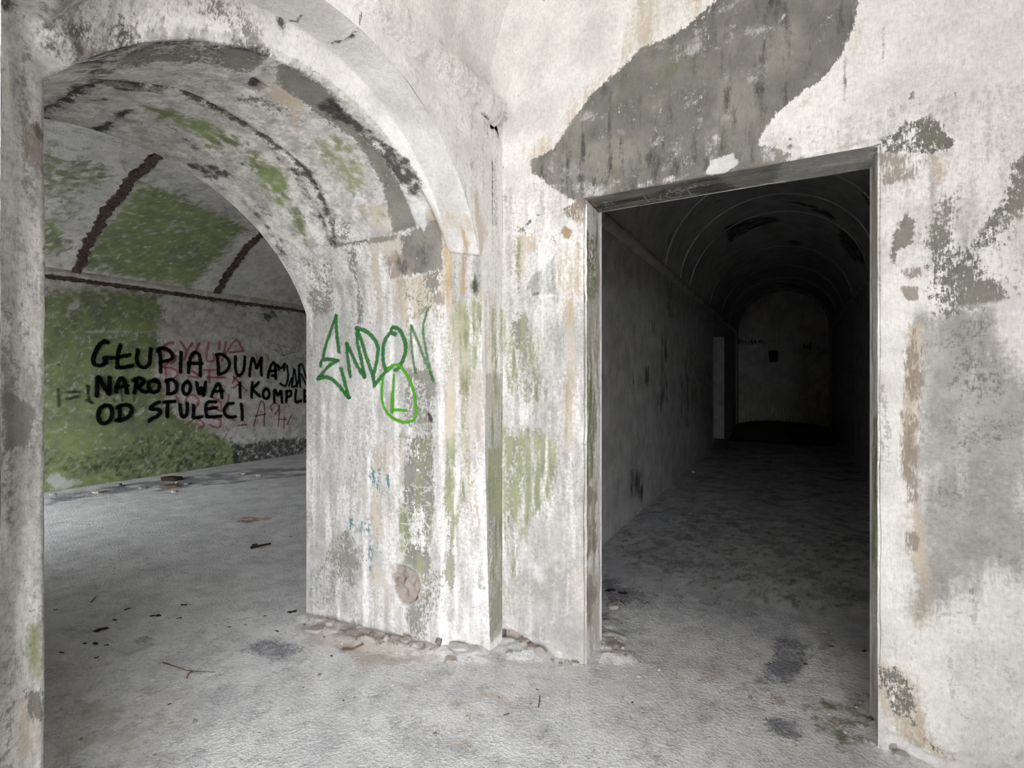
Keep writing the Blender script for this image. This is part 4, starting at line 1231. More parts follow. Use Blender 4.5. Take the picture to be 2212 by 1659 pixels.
def slab(name, p, mat, kind='structure', parent=None):
    """box from (x0,y0,z0) to (x1,y1,z1)"""
    (x0, y0, z0), (x1, y1, z1) = p
    v = [(x, y, z) for x in (x0, x1) for y in (y0, y1) for z in (z0, z1)]
    f = [(0, 1, 3, 2), (4, 6, 7, 5), (0, 4, 5, 1), (2, 3, 7, 6), (0, 2, 6, 4), (1, 5, 7, 3)]
    o = mesh_obj(name, v, f, mat, parent)
    if parent is None and kind:
        o['kind'] = kind
    return o


# walls that close the rooms, then an unseen light-blocking shell (mostly behind the camera or out of view)
rw = grid_yz('wall_right', lines((OY1, YD + 0.02, 0.03)), lines((-0.05, ZS + 0.12, 0.03)), XR, (-1, 0, 0))
rw.all('dirt_shade', 0.35); rw.all('fleck', 0.4)
rw.M[..., CH['grey']] = np.clip(0.28 + 1.3 * fbm(rw.P, 1.8, 4, 3), 0, 1)
rw.M[..., CH['green']] = np.clip(0.42 - 0.3 * rw.P[..., 2] + 0.8 * fbm(rw.P, 2.2, 3, 6), 0, 0.6)
rw.build(M_PLASTER, 0.003, 5.0)
slab('wall_right_core', ((XR + 0.02, OY1, -0.1), (XR + 0.4, YD + 0.02, 4.3)), M_PLAIN)
slab('wall_right_rear', ((XR, YE - 0.4, -0.1), (XR + 0.4, OY0, 4.3)), M_PLAIN)
slab('wall_right_header', ((XR, OY0, OZ), (XR + 0.4, OY1, 4.3)), M_PLAIN)
slab('wall_rear', ((XL - 0.3, YE - 0.4, -0.1), (EX0, YE, 4.4)), M_PLAIN)
slab('wall_rear_right', ((EX1, YE - 0.4, -0.1), (XR + 0.3, YE, 4.4)), M_PLAIN)
slab('wall_rear_header', ((EX0, YE - 0.4, EZ), (EX1, YE, 4.4)), M_PLAIN)
slab('wall_chamber_end', ((CX1, YC0 - 0.4, -0.1), (XF + 0.05, YC0, 4.4)), M_DIM)
slab('wall_chamber_end_corner', ((XB - 0.3, YC0 - 0.4, -0.1), (CX0, YC0, 4.4)), M_PLAIN)
slab('wall_chamber_end_header', ((CX0, YC0 - 0.4, CZ), (CX1, YC0, 4.4)), M_PLAIN)
slab('wall_chamber_far_end', ((XB - 0.3, YC1, -0.1), (XF + 0.05, YC1 + 0.3, 4.4)), M_DIM)
slab('wall_chamber_near_far', ((XF, 2.55, -0.1), (XF + 0.3, YC1 + 0.2, 4.4)), M_DIM)
slab('wall_chamber_near_rear', ((XF, YC0 - 0.4, -0.1), (XF + 0.3, 0.02, 4.4)), M_PLAIN)
slab('wall_corridor_near', ((CXL - 0.1, YDB - 0.001, DZ), (CXR + 0.1, YDB + 0.001, 4.3)), M_PLAINC)
slab('wall_corridor_near_left', ((CXL - 0.1, YDB - 0.001, -0.05), (DX0 - 0.0, YDB + 0.001, DZ + 0.02)), M_PLAINC)
slab('wall_corridor_near_right', ((DX1 + 0.0, YDB - 0.001, -0.05), (CXR + 0.1, YDB + 0.001, DZ + 0.02)), M_PLAINC)
slab('light_block_top', ((XB - 0.6, YE - 0.4, 4.42), (XR + 0.6, YCE + 1.1, 4.8)), M_DIM)  # unseen outer shell added so gaps between surfaces leak no daylight
slab('light_block_back', ((XB - 0.5, YC0 - 0.4, -0.1), (XB - 0.25, YC1 + 0.3, 4.45)), M_DIM)
slab('light_block_link', ((XF + 0.02, -0.5, -0.1), (XL - 0.04, -0.1, 4.45)), M_DIM)
slab('light_block_left', ((XL - 0.4, YE - 0.4, -0.1), (XL - 0.06, -0.3, 4.45)), M_DIM)
slab('light_block_core', ((XF + 0.32, 2.7, -0.1), (CXL - 0.75, YCE + 1.0, 4.45)), M_DIM)
slab('light_block_right', ((XR + 0.41, YD - 0.3, -0.1), (XR + 0.6, YCE + 1.0, 4.45)), M_DIM)
slab('light_block_end', ((CXL - 0.75, YCE + 0.75, -0.1), (XR + 0.6, YCE + 1.0, 4.45)), M_DIM)
gr = slab('ground', ((-40, -40, -0.3), (40, YC1 + 10, -0.12)), M_GROUND)

# ------------------------------------------------------------------ doorway reveals (children of the door wall)
def strip_surf(name, P0, P1, n, m_, outward, S_len, T_len):
    f = np.linspace(0, 1, n)[:, None, None]
    q = np.linspace(0, 1, m_)[None, :, None]
    (a, b), (c, d) = P0, P1
    a, b, c, d = (np.array(v, float) for v in (a, b, c, d))
    P = (a * (1 - f) + b * f) * (1 - q) + (c * (1 - f) + d * f) * q
    return Surf(name, np.linspace(0, S_len, n), np.linspace(0, T_len, m_), P, outward)


jl = strip_surf('door_jamb', ((DX0, YD, -0.02), (DX0, YD, DZ)), ((DX0 + 0.0, YDB, -0.02), (DX0 + 0.0, YDB, DZ)), 240, 26, (1, 0, 0), DZ, 0.25)
jl.all('dirt_shade', 0.55); jl.all('tan', 0.35)
jl.blob('green', [(1262, 500), (1295, 500), (1297, 1100), (1285, 1120), (1270, 900)], 0.5, 0.06)
jl.blob('green', c5((1990, 1180), (2030, 1180), (2045, 1659), (1990, 1659)), 0.85, 0.04)
jl.blob('green', c6((1980, -10), (2040, -10), (2030, 280), (1990, 330)), 0.9, 0.04)
jl.blob('grey', c5((1950, 240), (2050, 240), (2060, 700), (1950, 640)), 0.6, 0.06)
jl.blob('dark', c5((1950, 560), (1975, 560), (1975, 720), (1950, 720)), 0.5, 0.04)
jl.blob('brown', c6((1970, 300), (2060, 380), (2060, 1250), (1985, 1250), (1960, 600)), 0.5, 0.05)
jl.H += 0.016 * fbm(jl.P * np.array([1, 1, 0.35]), 22, 4, 5) - 0.01
jl.build(M_PLASTER, 0.003, 9.0, parent=o_front)
jr = strip_surf('door_jamb', ((DX1, YD, -0.02), (DX1, YD, DZ)), ((DX1, YDB, -0.02), (DX1, YDB, DZ)), 240, 26, (-1, 0, 0), DZ, 0.25)
jr.all('dirt_shade', 0.5)
jr.blob('green', [(1880, 900), (1891, 900), (1891, 1290), (1881, 1290)], 0.9, 0.03)
jr.blob('tan', [(1876, 380), (1900, 380), (1900, 560), (1878, 560)], 0.7, 0.05)
jr.H += 0.012 * fbm(jr.P * np.array([1, 1, 0.35]), 22, 4, 6) - 0.008
jr.build(M_PLASTER, 0.003, 9.0, parent=o_front)
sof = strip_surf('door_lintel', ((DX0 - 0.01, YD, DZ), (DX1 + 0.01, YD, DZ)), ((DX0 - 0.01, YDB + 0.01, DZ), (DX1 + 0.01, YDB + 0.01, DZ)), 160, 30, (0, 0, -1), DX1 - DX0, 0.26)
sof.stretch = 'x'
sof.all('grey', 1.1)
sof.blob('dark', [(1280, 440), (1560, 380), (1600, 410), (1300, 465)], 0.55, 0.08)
sof.blob('dirt_shade', [(1640, 360), (1890, 305), (1890, 370), (1640, 410)], 0.9, 0.08)
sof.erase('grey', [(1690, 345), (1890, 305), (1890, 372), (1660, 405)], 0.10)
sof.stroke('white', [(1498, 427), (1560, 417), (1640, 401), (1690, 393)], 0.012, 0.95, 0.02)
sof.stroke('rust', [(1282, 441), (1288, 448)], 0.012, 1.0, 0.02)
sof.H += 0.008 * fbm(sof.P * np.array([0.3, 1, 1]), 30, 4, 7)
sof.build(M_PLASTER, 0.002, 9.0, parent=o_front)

# ------------------------------------------------------------------ painted and scratched writing
def smooth_line(p, n=10):
    p = np.asarray(p, float)
    if len(p) < 3:
        return np.concatenate([p[:-1, None] + (p[1:] - p[:-1])[:, None] * np.linspace(0, 1, n, endpoint=False)[None, :, None]]).reshape(-1, 2).tolist() + [p[-1].tolist()]
    q = np.concatenate([[2 * p[0] - p[1]], p, [2 * p[-1] - p[-2]]])
    out = []
    for i in range(1, len(q) - 2):
        for t in np.linspace(0, 1, n, endpoint=False):
            a, b, c, d = q[i - 1], q[i], q[i + 1], q[i + 2]
            out.append(0.5 * (2 * b + (c - a) * t + (2 * a - 5 * b + 4 * c - d) * t * t + (3 * b - a - 3 * c + d) * t ** 3))
    out.append(p[-1])
    return np.array(out)


OFF = [0.0]


def letters(name, surf, strokes, width, mat, parent, label=None, off=0.006, curved=True, drop=0.0):
    """one mesh of ribbons that lie on the wall; 'edge' runs 0 (middle) to 1 (rim)"""
    V, Fc, E = [], [], []
    for st_px in strokes:
        wd = width
        cv = curved
        if isinstance(st_px, dict):
            wd, cv, st_px = st_px.get('w', width), st_px.get('c', curved), st_px['p']
        st = surf.pix(st_px)
        line = np.array(smooth_line(st, 9)) if cv else np.concatenate([np.array(smooth_line(st[i:i + 2], 8)) for i in range(len(st) - 1)])
        keep = np.concatenate([[True], np.linalg.norm(np.diff(line, axis=0), axis=1) > 1e-5])
        line = line[keep]
        tg = np.gradient(line, axis=0)
        tg /= np.maximum(np.linalg.norm(tg, axis=1, keepdims=True), 1e-9)
        # round ends
        line = np.concatenate([[line[0] - tg[0] * wd], line, [line[-1] + tg[-1] * wd]])
        tg = np.concatenate([tg[:1], tg, tg[-1:]])
        nr = np.stack([-tg[:, 1], tg[:, 0]], -1)
        OFF[0] += 0.00012
        base = len(V)
        cols = (-1, -0.5, 0, 0.5, 1)
        for cidx in cols:
            pts = surf.at(line + nr * wd * cidx, off + OFF[0] % 0.003)
            V.extend(pts.tolist())
            e = np.full(len(line), abs(cidx))
            e[0] = e[-1] = 1
            E.extend(e.tolist())
        n = len(line)
        for a in range(4):
            for i in range(n - 1):
                q = base + a * n + i
                Fc.append((q, q + 1, q + n + 1, q + n))
    o = mesh_obj(name, V, Fc, mat, parent, True)
    at = o.data.attributes.new('edge', 'FLOAT', 'POINT')
    at.data.foreach_set('value', np.array(E, np.float32))
    if label:
        o['label'] = label
    return o


SP_BLACK = paint_mat('black_spray', '#101010', 0.96, 0.35, 0.5)
SP_FADED = paint_mat('faded_black_spray', '#222422', 0.55, 0.7, 0.9)
SP_RED = paint_mat('faded_red_spray', '#b8434a', 0.60, 0.6, 0.9)
SP_DKRED = paint_mat('dark_red_spray', '#8a2c30', 0.70, 0.6, 0.8)
SP_TEAL = paint_mat('dark_green_spray', '#0f1f1c', 0.90, 0.4, 0.5)
SP_GREEN = paint_mat('green_spray', '#34703a', 0.86, 0.6, 0.6)
SP_GREENF = paint_mat('faded_green_spray', '#4d7a4a', 0.62, 0.8, 0.8)
SP_LIME = paint_mat('bright_green_spray', '#4c9a22', 0.92, 0.5, 0.45)
SP_YEL = paint_mat('faded_yellow_spray', '#b3a43a', 0.5, 0.7, 0.8)
SCRATCH = paint_mat('pale_scratch', '#aeaba6', 0.9, 0.6, 0.6)

WB = 0.037
L = letters
PB = o_cback
# faded red lines under the black ones
L('graffiti_letter', B, [ct((860, 180), (800, 190), (760, 220), (770, 250), (850, 280), (880, 320), (860, 360), (800, 380), (760, 400)), ct((925, 165), (975, 240)), ct((1040, 185), (990, 260), (965, 340)), ct((1110, 180), (1075, 250), (1050, 320)),
     ct((1195, 180), (1180, 250), (1180, 350), (1245, 345), (1240, 280)), ct((1300, 170), (1295, 240)), ct((1360, 170), (1340, 300)), ct((1320, 350), (1380, 250), (1460, 155), (1530, 265)), ct((1400, 270), (1520, 260))], WB * 0.75, SP_RED, PB, 'faded red sprayed letters above the black line')
L('graffiti_letter', B, [ct((770, 410), (850, 425), (900, 470), (860, 520), (790, 540)), ct((780, 420), (790, 540)), ct((1000, 500), (1090, 510)), ct((1040, 450), (1120, 510)), ct((1150, 440), (1260, 440)), ct((1200, 450), (1200, 560)), ct((1180, 510), (1350, 510)), ct((1420, 560), (1470, 500), (1510, 510)), ct((1430, 500), (1560, 640)), ct((1430, 610), (1500, 560))], WB * 0.7, SP_RED, PB, 'faded red sprayed letters under the black words')
L('graffiti_letter', B, [ct((970, 770), (990, 700), (1050, 680), (1100, 740), (1060, 820)), ct((880, 690), (910, 740)), ct((1230, 700), (1310, 750), (1310, 830), (1230, 780)), ct((1390, 680), (1370, 820)), ct((990, 960), (1080, 900), (1150, 960), (1100, 990)), ct((1200, 960), (1290, 990), (1310, 920), (1240, 900)), ct((1390, 870), (1440, 920))], WB * 0.65, SP_RED, PB, 'faded red sprayed letters among the lowest black words')
L('graffiti_letter', B, [ct((1625, 975), (1660, 850), (1700, 735), (1730, 800), (1725, 970)), ct((1640, 880), (1740, 860)), ct((1800, 830), (1790, 780), (1840, 755), (1870, 800), (1830, 860)), ct((1870, 780), (1870, 900), (1860, 980)), ct((1880, 910), (1940, 910)), ct((1920, 880), (1915, 990)), ct((1980, 880), (1950, 960)), ct((1480, 970), (1560, 960))], WB * 0.5, SP_DKRED, PB, 'dark red sprayed scrawl beside the pier')
L('graffiti_letter', B, [ct((1650, 280), (1665, 370)), ct((1740, 290), (1780, 360)), ct((1770, 300), (1740, 440)), ct((760, 690), (755, 720))], WB * 0.6, SP_YEL, PB, 'small faded yellow spray marks')
L('graffiti_letter', B, [ct((45, 590), (45, 660)), ct((20, 730), (80, 750)), ct((50, 720), (80, 760)), ct((290, 720), (300, 740)), ct((355, 620), (370, 730)), ct((480, 650), (485, 730)), ct((520, 560), (560, 560)), ct((560, 550), (720, 560)), ct((700, 560), (640, 620))], WB * 0.75, SP_FADED, PB, 'old faded black marks under the letters')
L('graffiti_letter', B, [c4((345, 945), (350, 1040)), c4((400, 960), (470, 960)), c4((400, 1000), (470, 985)), c4((520, 920), (530, 1000))], WB * 0.8, SP_FADED, PB, 'old faded black marks left of the letters')
L('graffiti_letter', B, [ct((1850, 390), (1870, 440)), ct((1860, 400), (1890, 420), (1920, 380)), ct((1925, 380), (1915, 440)), ct((1945, 400), (1955, 500), (1930, 590), (1880, 570)), ct((2010, 430), (2000, 520), (1995, 600), (2050, 560), (2060, 440)), ct((2020, 440), (2040, 600)), ct((2055, 400), (2090, 390), (2130, 520)), ct((2060, 400), (2070, 600)), ct((1990, 520), (1960, 590)), ct((2080, 480), (2140, 600))], WB * 0.85, SP_TEAL, PB, 'dark green sprayed letters running behind the pier')
# GŁUPIA DUMA / NARODOWA I KOMPL(EKSY) / OD STULECI
words = [
    [[((230, 178), (200, 165), (160, 190), (120, 250), (95, 320), (95, 370), (130, 395), (175, 390), (215, 365)), ((215, 365), (200, 325), (285, 325))],
     [((352, 205), (330, 280), (322, 400), (340, 418), (470, 398)), ((320, 320), (440, 295))],
     [((520, 250), (505, 330), (530, 395), (580, 415), (625, 380), (635, 300), (640, 235))],
     [((725, 255), (735, 350), (735, 460)), ((705, 265), (720, 235), (780, 235), (835, 270), (845, 325), (800, 350), (730, 360))],
     [((930, 270), (925, 460))],
     [((1000, 465), (1010, 370), (1030, 300), (1065, 270), (1105, 300), (1115, 380), (1112, 490)), ((1000, 375), (1130, 378))],
     [((1275, 300), (1285, 400), (1285, 475)), ((1265, 295), (1320, 290), (1380, 340), (1390, 400), (1350, 460), (1290, 480))],
     [((1450, 310), (1450, 420), (1465, 480), (1500, 485), (1530, 430), (1540, 315))],
     [((1585, 495), (1595, 400), (1615, 325), (1640, 380), (1655, 420), (1690, 335), (1700, 330), (1695, 420), (1698, 490))],
     [((1760, 510), (1780, 420), (1810, 370), (1830, 400), (1835, 520)), ((1765, 450), (1840, 445)), ((1800, 490), (1835, 500))]],
    [[((125, 685), (130, 590), (140, 505), (190, 590), (245, 670), (248, 590), (250, 510))],
     [((310, 650), (325, 570), (360, 515), (395, 560), (415, 660)), ((310, 605), (420, 590))],
     [((485, 655), (500, 580), (500, 530)), ((470, 540), (530, 515), (575, 540), (550, 585), (500, 595)), ((510, 590), (560, 640), (605, 650))],
     [((680, 535), (630, 555), (620, 610), (655, 650), (710, 635), (725, 580), (700, 540), (670, 532))],
     [((800, 550), (805, 610), (805, 660)), ((785, 545), (840, 530), (885, 570), (885, 630), (840, 665), (800, 668))],
     [((990, 548), (955, 580), (950, 640), (975, 675), (1010, 650), (1020, 590), (1000, 555))],
     [((1080, 560), (1090, 620), (1105, 670), (1125, 610)), ((1125, 610), (1145, 685), (1155, 620), (1165, 555))],
     [((1220, 690), (1250, 620), (1280, 570), (1305, 600), (1322, 705)), ((1235, 645), (1330, 640))],
     [((1492, 565), (1495, 700))],
     [((1610, 560), (1605, 630), (1605, 700)), ((1670, 560), (1630, 600), (1610, 620), (1650, 660), (1680, 690))],
     [((1740, 620), (1715, 650), (1720, 700), (1755, 710), (1775, 670), (1760, 625), (1740, 620))],
     [((1820, 740), (1820, 690), (1825, 630), (1855, 680), (1885, 640), (1890, 690), (1895, 750))],
     [((1935, 745), (1940, 650)), ((1935, 645), (1975, 640), (1980, 680), (1940, 700))],
     [((2030, 630), (2025, 740), (2080, 735))],
     [((2110, 630), (2110, 740)), ((2110, 640), (2160, 640)), ((2110, 690), (2150, 690)), ((2110, 740), (2160, 738))]],
    [[((200, 778), (155, 810), (140, 880), (165, 940), (215, 945), (260, 900), (272, 830), (245, 785), (200, 778))],
     [((340, 790), (345, 850), (340, 925)), ((320, 800), (370, 775), (430, 780), (460, 820), (430, 880), (360, 915), (310, 920))],
     [((720, 745), (670, 770), (640, 810), (700, 815), (735, 840), (700, 880), (650, 905), (625, 925))],
     [((770, 745), (870, 740)), ((800, 750), (800, 820), (798, 885))],
     [((920, 770), (925, 840), (945, 885), (980, 870), (990, 810), (990, 760))],
     [((1050, 775), (1050, 850), (1050, 895), (1130, 885))],
     [((1265, 745), (1190, 745), (1165, 800), (1175, 880), (1200, 888), (1310, 880)), ((1180, 810), (1270, 800))],
     [((1430, 755), (1380, 765), (1345, 810), (1350, 860), (1390, 890), (1450, 885))],
     [((1505, 765), (1515, 840), (1515, 915))]],
]
for row in words:
    for lt in row:
        L('graffiti_letter', B, [ct(*p) for p in lt], WB, SP_BLACK, PB, off=0.010)
# green tag on the jamb
WG = 0.0185
J = o_arch
for lt in ([((235, 650), (260, 530), (330, 330), (400, 130)), ((400, 130), (405, 330), (435, 590))],
           [((200, 770), (215, 700), (300, 690), (420, 705)), ((400, 710), (300, 780), (165, 935)), ((165, 935), (270, 915), (370, 960), (470, 1070), (565, 1180)), ((565, 1170), (510, 980), (465, 810))],
           [((580, 910), (560, 750), (535, 490)), ((540, 490), (600, 620), (680, 790), (765, 915)), ((765, 915), (715, 690), (670, 480), (660, 340))],
           [((660, 290), (720, 450), (790, 680), (860, 880), (885, 1020)), ((660, 290), (760, 320), (860, 400), (925, 510), (935, 590), (910, 740), (870, 920))],
           [((1150, 370), (1090, 350), (1030, 430), (995, 560), (1000, 700), (1030, 820)), ((1100, 300), (1130, 275), (1210, 320), (1270, 440), (1285, 560), (1250, 690), (1200, 790), (1150, 830)), ((885, 1020), (960, 930), (1040, 840), (1110, 780))]):
    L('graffiti_letter', A, [dict(p=cn(*p), w=WG) for p in lt], WG, SP_GREEN, J, off=0.0035)
L('graffiti_letter', A, [cn((1410, 860), (1370, 640), (1355, 400), (1360, 260)), cn((1360, 260), (1420, 400), (1500, 620), (1640, 960)), cn((1640, 970), (1560, 640), (1510, 300), (1545, 120), (1570, 50))], 0.015, SP_GREENF, J, 'faded last letter of the green tag', off=0.0035)
L('graffiti_letter', A, [dict(p=cn((1060, 820), (1110, 770), (1170, 760), (1220, 780), (1300, 890), (1370, 1040), (1410, 1230), (1415, 1400), (1370, 1475), (1250, 1490), (1130, 1440), (1030, 1340), (985, 1200), (985, 1060), (1000, 930)), w=0.012)], 0.012, SP_LIME, J, 'bright green ring around the letter L', off=0.0045)
L('graffiti_letter', A, [dict(p=cn((1140, 890), (1130, 1050), (1120, 1200), (1110, 1350)), w=0.011), dict(p=cn((1120, 1130), (1115, 1240), (1112, 1360)), w=0.017), dict(p=cn((1110, 1340), (1190, 1335), (1285, 1345)), w=0.012)], 0.012, SP_LIME, J, 'bright green letter L', off=0.0045)
# letters scratched under the lintel
L('scratched_letter', sof, [cl((680, 260), (735, 340)), cl((735, 340), (800, 295)), cl((800, 295), (905, 318)), cl((905, 318), (895, 245))], 0.0042, SCRATCH, o_front, 'pale letter W scratched under the lintel', off=0.002, curved=False)
L('scratched_letter', sof, [cl((980, 245), (1010, 215), (1080, 207), (1150, 218), (1175, 245), (1140, 275), (1070, 290), (1000, 275), (978, 248))], 0.0042, SCRATCH, o_front, 'pale letter O scratched under the lintel', off=0.002)
L('scratched_letter', sof, [cl((1140, 190), (1250, 170), (1370, 155)), cl((1262, 175), (1300, 240), (1325, 262))], 0.0042, SCRATCH, o_front, 'pale letter T scratched under the lintel', off=0.002)

# ------------------------------------------------------------------ chamber: rusted wall beam and vault ribs
cm = moulding('trim_2', XB, 1, lines((YC0, 2.4, 0.1), (2.4, 7.6, 0.03), (7.6, YC1, 0.1)), ZS - 0.06, ZS + 0.07, 0.05, M_PLASTER, 0.01)
cm.all('dirt_shade', 0.55); cm.all('tan', 0.5)
cm.build(M_PLASTER, 0)
rt_ = np.random.default_rng(5)


def ragged_bar(name, path, side, normal, w, th, parent, mat, jag=0.25):
    """a bar along path (n,3); side and normal are per-point unit vectors"""
    n = len(path)
    wl = w * (1 + jag * (rt_.random(n) - 0.5) * 2)
    wr = w * (1 + jag * (rt_.random(n) - 0.5) * 2)
    V = np.concatenate([path - side * wl[:, None] - normal * 0.02, path - side * wl[:, None] * 0.85 + normal * th, path + side * wr[:, None] * 0.85 + normal * th, path + side * wr[:, None] - normal * 0.02])
    F_a = []
    for a in range(3):
        for i in range(n - 1):
            F_a.append((a * n + i, a * n + i + 1, (a + 1) * n + i + 1, (a + 1) * n + i))
    return mesh_obj(name, V, F_a, mat, parent)


for yy in (1.2, 3.13, 5.06, 7.0, 8.95):
    th_ = np.linspace(-a0 + 0.005, a0 - 0.005, 150)
    pth = np.stack([0.5 * (XF + XB) + RV * np.sin(th_), np.full(150, yy) + 0.01 * np.sin(th_ * 40), ZS + SAG - RV + RV * np.cos(th_)], -1)
    nrm = np.stack([-np.sin(th_), 0 * th_, -np.cos(th_)], -1)
    ragged_bar('vault_rib', pth, np.tile((0.0, 1.0, 0.0), (150, 1)), nrm, 0.062, 0.02, o_cvault, M_RUSTY, 0.4)
yy = np.linspace(YC0, YC1, 420)
pth = np.stack([np.full(420, XB + 0.012), yy, np.full(420, ZS - 0.07)], -1)
ragged_bar('wall_beam', pth, np.tile((0.0, 0.0, 1.0), (420, 1)), np.tile((1.0, 0.0, 0.0), (420, 1)), 0.028, 0.02, o_cback, M_RUSTY, 0.5)

# ------------------------------------------------------------------ corridor: ledge, vault ridges, recess in the left wall
kl = moulding('trim_3', CXL, 1, lines((YDB, YCE, 0.08)), ZS - 0.05, ZS + 0.06, 0.06, M_CORR, 0.004)
kl.all('dirt_shade', 0.6)
kl.build(M_CORR, 0)
kr = moulding('trim_4', CXR, -1, lines((YDB, YCE, 0.08)), ZS - 0.05, ZS + 0.06, 0.06, M_CORR, 0.004)
kr.all('dirt_shade', 0.6)
kr.build(M_CORR, 0)
for yy in (6.94, 7.95, 8.79, 11.1, 13.0, 14.6):
    th_ = np.linspace(0.03, math.pi - 0.03, 60)
    xc, ra = 0.5 * (CXL + CXR), 0.5 * (CXR - CXL)
    pth = np.stack([xc - ra * np.cos(th_), np.full(60, yy), ZS + 1.16 * np.sin(th_)], -1)
    nrm = np.stack([np.cos(th_), 0 * th_, -np.sin(th_)], -1)
    ragged_bar('vault_ridge', pth, np.tile((0.0, 1.0, 0.0), (60, 1)), nrm, 0.024, 0.009, o_kV, M_RIDGE, 0.15)
# end arch ring standing proud of the end wall
th_ = np.linspace(0.0, math.pi, 60)
pth = np.stack([xc - (ra - 0.09) * np.cos(th_), np.full(60, YCE - 0.45), ZS + 1.07 * np.sin(th_)], -1)
foot = np.linspace(0, 1, 20)[:-1]
pl_ = np.stack([np.full(19, pth[0, 0]), np.full(19, YCE - 0.45), foot * ZS], -1)
pr_ = np.stack([np.full(19, pth[-1, 0]), np.full(19, YCE - 0.45), (1 - foot) * ZS], -1)
path = np.concatenate([pl_, pth, pr_])
nrm = np.concatenate([np.tile((1.0, 0, 0), (19, 1)), np.stack([np.cos(th_), 0 * th_, -np.sin(th_)], -1), np.tile((-1.0, 0, 0), (19, 1))])
ragged_bar('end_arch_ring', path, np.tile((0.0, 1.0, 0.0), (len(path), 1)), nrm, 0.22, 0.0, o_kE, M_PLAINC, 0.02)
# doorway recess in the corridor's left wall: jambs, head and a back
kq = []
y0, y1, zt = 11.64, 13.6, 2.55
for nm, box in (('recess_back', ((CXL - 0.62, y0, 0), (CXL - 0.6, y1, zt + 0.05))), ('recess_jamb', ((CXL - 0.62, y0 - 0.02, 0), (CXL + 0.004, y0, zt))), ('recess_jamb', ((CXL - 0.62, y1, 0), (CXL + 0.004, y1 + 0.02, zt))), ('recess_head', ((CXL - 0.62, y0, zt), (CXL + 0.004, y1, zt + 0.02)))):
    slab(nm, box, M_PLAINC, parent=o_kL)

# ------------------------------------------------------------------ loose things on the floor
rnd = random.Random(4)


def chip_mesh(kind, seed):
    """an irregular broken lump: a squashed, faceted icosphere"""
    bm = bmesh.new()
    bmesh.ops.create_icosphere(bm, subdivisions=2, radius=1.0)
    r = np.random.default_rng(seed)
    co = np.array([v.co for v in bm.verts])
    d = 1 + 0.9 * fbm(co + seed * 1.7, 1.1, 2, seed) + 0.3 * fbm(co, 3.5, 2, seed + 1)
    co = co * d[:, None]
    for _ in range(7 if kind != 'flat' else 5):        # broken faces
        n = r.normal(size=3)
        if kind == 'flat':
            n[2] *= 0.25
        n /= np.linalg.norm(n)
        lim = r.uniform(0.55, 0.8)
        dd = co @ n
        co -= np.maximum(dd - lim, 0)[:, None] * n
    if kind == 'flat':
        co[:, 2] = np.clip(co[:, 2], -0.45, 0.45 + 0.08 * r.random(len(co)))
    for v, c in zip(bm.verts, co):
        v.co = c
    me = bpy.data.meshes.new('broken_piece')
    bm.to_mesh(me)
    bm.free()
    return me


CHIPS = {('lump', i): chip_mesh('lump', i) for i in range(5)}
CHIPS.update({('flat', i): chip_mesh('flat', i + 20) for i in range(5)})


def floor_z(x, y):
    return float(floor.at([(x, y)])[0, 2])


def chip(name, px, py, w, h, mat, kind, seed, label, cat='rubble', group=None, rz=None, tilt=0.0, flat=None):
    """w, h: the piece's width and visible height in pixels at that spot"""
    x, y = on_floor(px, py)
    D = math.hypot(x, y)
    D = HC * FPX / (py - CY)
    sw = 0.5 * w / FPX * D
    sh = 0.5 * h / FPX * D
    key = ('flat' if kind == 'flat' else 'lump', seed % 5)
    me = CHIPS[key].copy()
    me.materials.clear()
    me.materials.append(mat)
    o = bpy.data.objects.new(name, me)
    COL.objects.link(o)
    if kind == 'flat':
        sz = flat if flat else min(sw * 0.35, 0.012)
        o.scale = (sw, sw * 0.75, sz * 2)
    else:
        sz = sh
        o.scale = (sw, sw * 0.8, sz)
    o.rotation_euler = (tilt, 0, rz if rz is not None else rnd.random() * 6.28)
    bpy.context.view_layer.update()
    zmin = min((o.matrix_basis @ v.co).z for v in me.vertices)
    o.location = (x, y, floor_z(x, y) - zmin - 0.0015)
    tag(o, label, cat, group)
    return o


# pieces one can single out
chip('mortar_slab', 684, 1366, 48, 18, M_PALE, 'flat', 0, 'flat pale mortar slab lying off the left foot of the pier', rz=0.5, flat=0.014)
chip('mortar_chunk', 713, 1360, 24, 15, M_PALE, 'lump', 1, 'small pale lump touching the flat slab at the pier foot')
chip('mortar_chunk', 757, 1379, 20, 15, M_GREYST, 'lump', 2, 'dark grey lump right of the flat slab, above the brown stick')
chip('plaster_chip', 802, 1382, 14, 10, M_GREYST, 'lump', 3, 'small grey lump in the dust between slab and pale wedge')
chip('plaster_chip', 834, 1394, 16, 17, M_PALE, 'lump', 4, 'pale upright wedge of mortar at the middle of the pier foot')
chip('plaster_chip', 874, 1397, 26, 16, M_PALE, 'lump', 0, 'pale broken lump against the pier foot, right of the wedge')
chip('mortar_chunk', 916, 1407, 10, 12, M_GREYST, 'lump', 1, 'small dark stone standing at the pier foot')
chip('mortar_chunk', 948, 1405, 22, 20, M_GREYST, 'lump', 2, 'grey crumbling lump left of the white efflorescent base')
chip('plaster_flake', 976, 1430, 34, 8, M_PALE, 'flat', 1, 'thin curled pale flake on the floor before the pilaster', rz=0.2)
chip('plaster_crust', 992, 1408, 48, 14, M_WHITEST, 'lump', 3, 'white crumbly crust at the foot of the pilaster', rz=0.1)
chip('plaster_crust', 1024, 1414, 36, 9, M_WHITEST, 'lump', 4, 'thin white crust running right from the pilaster foot', rz=0.1)
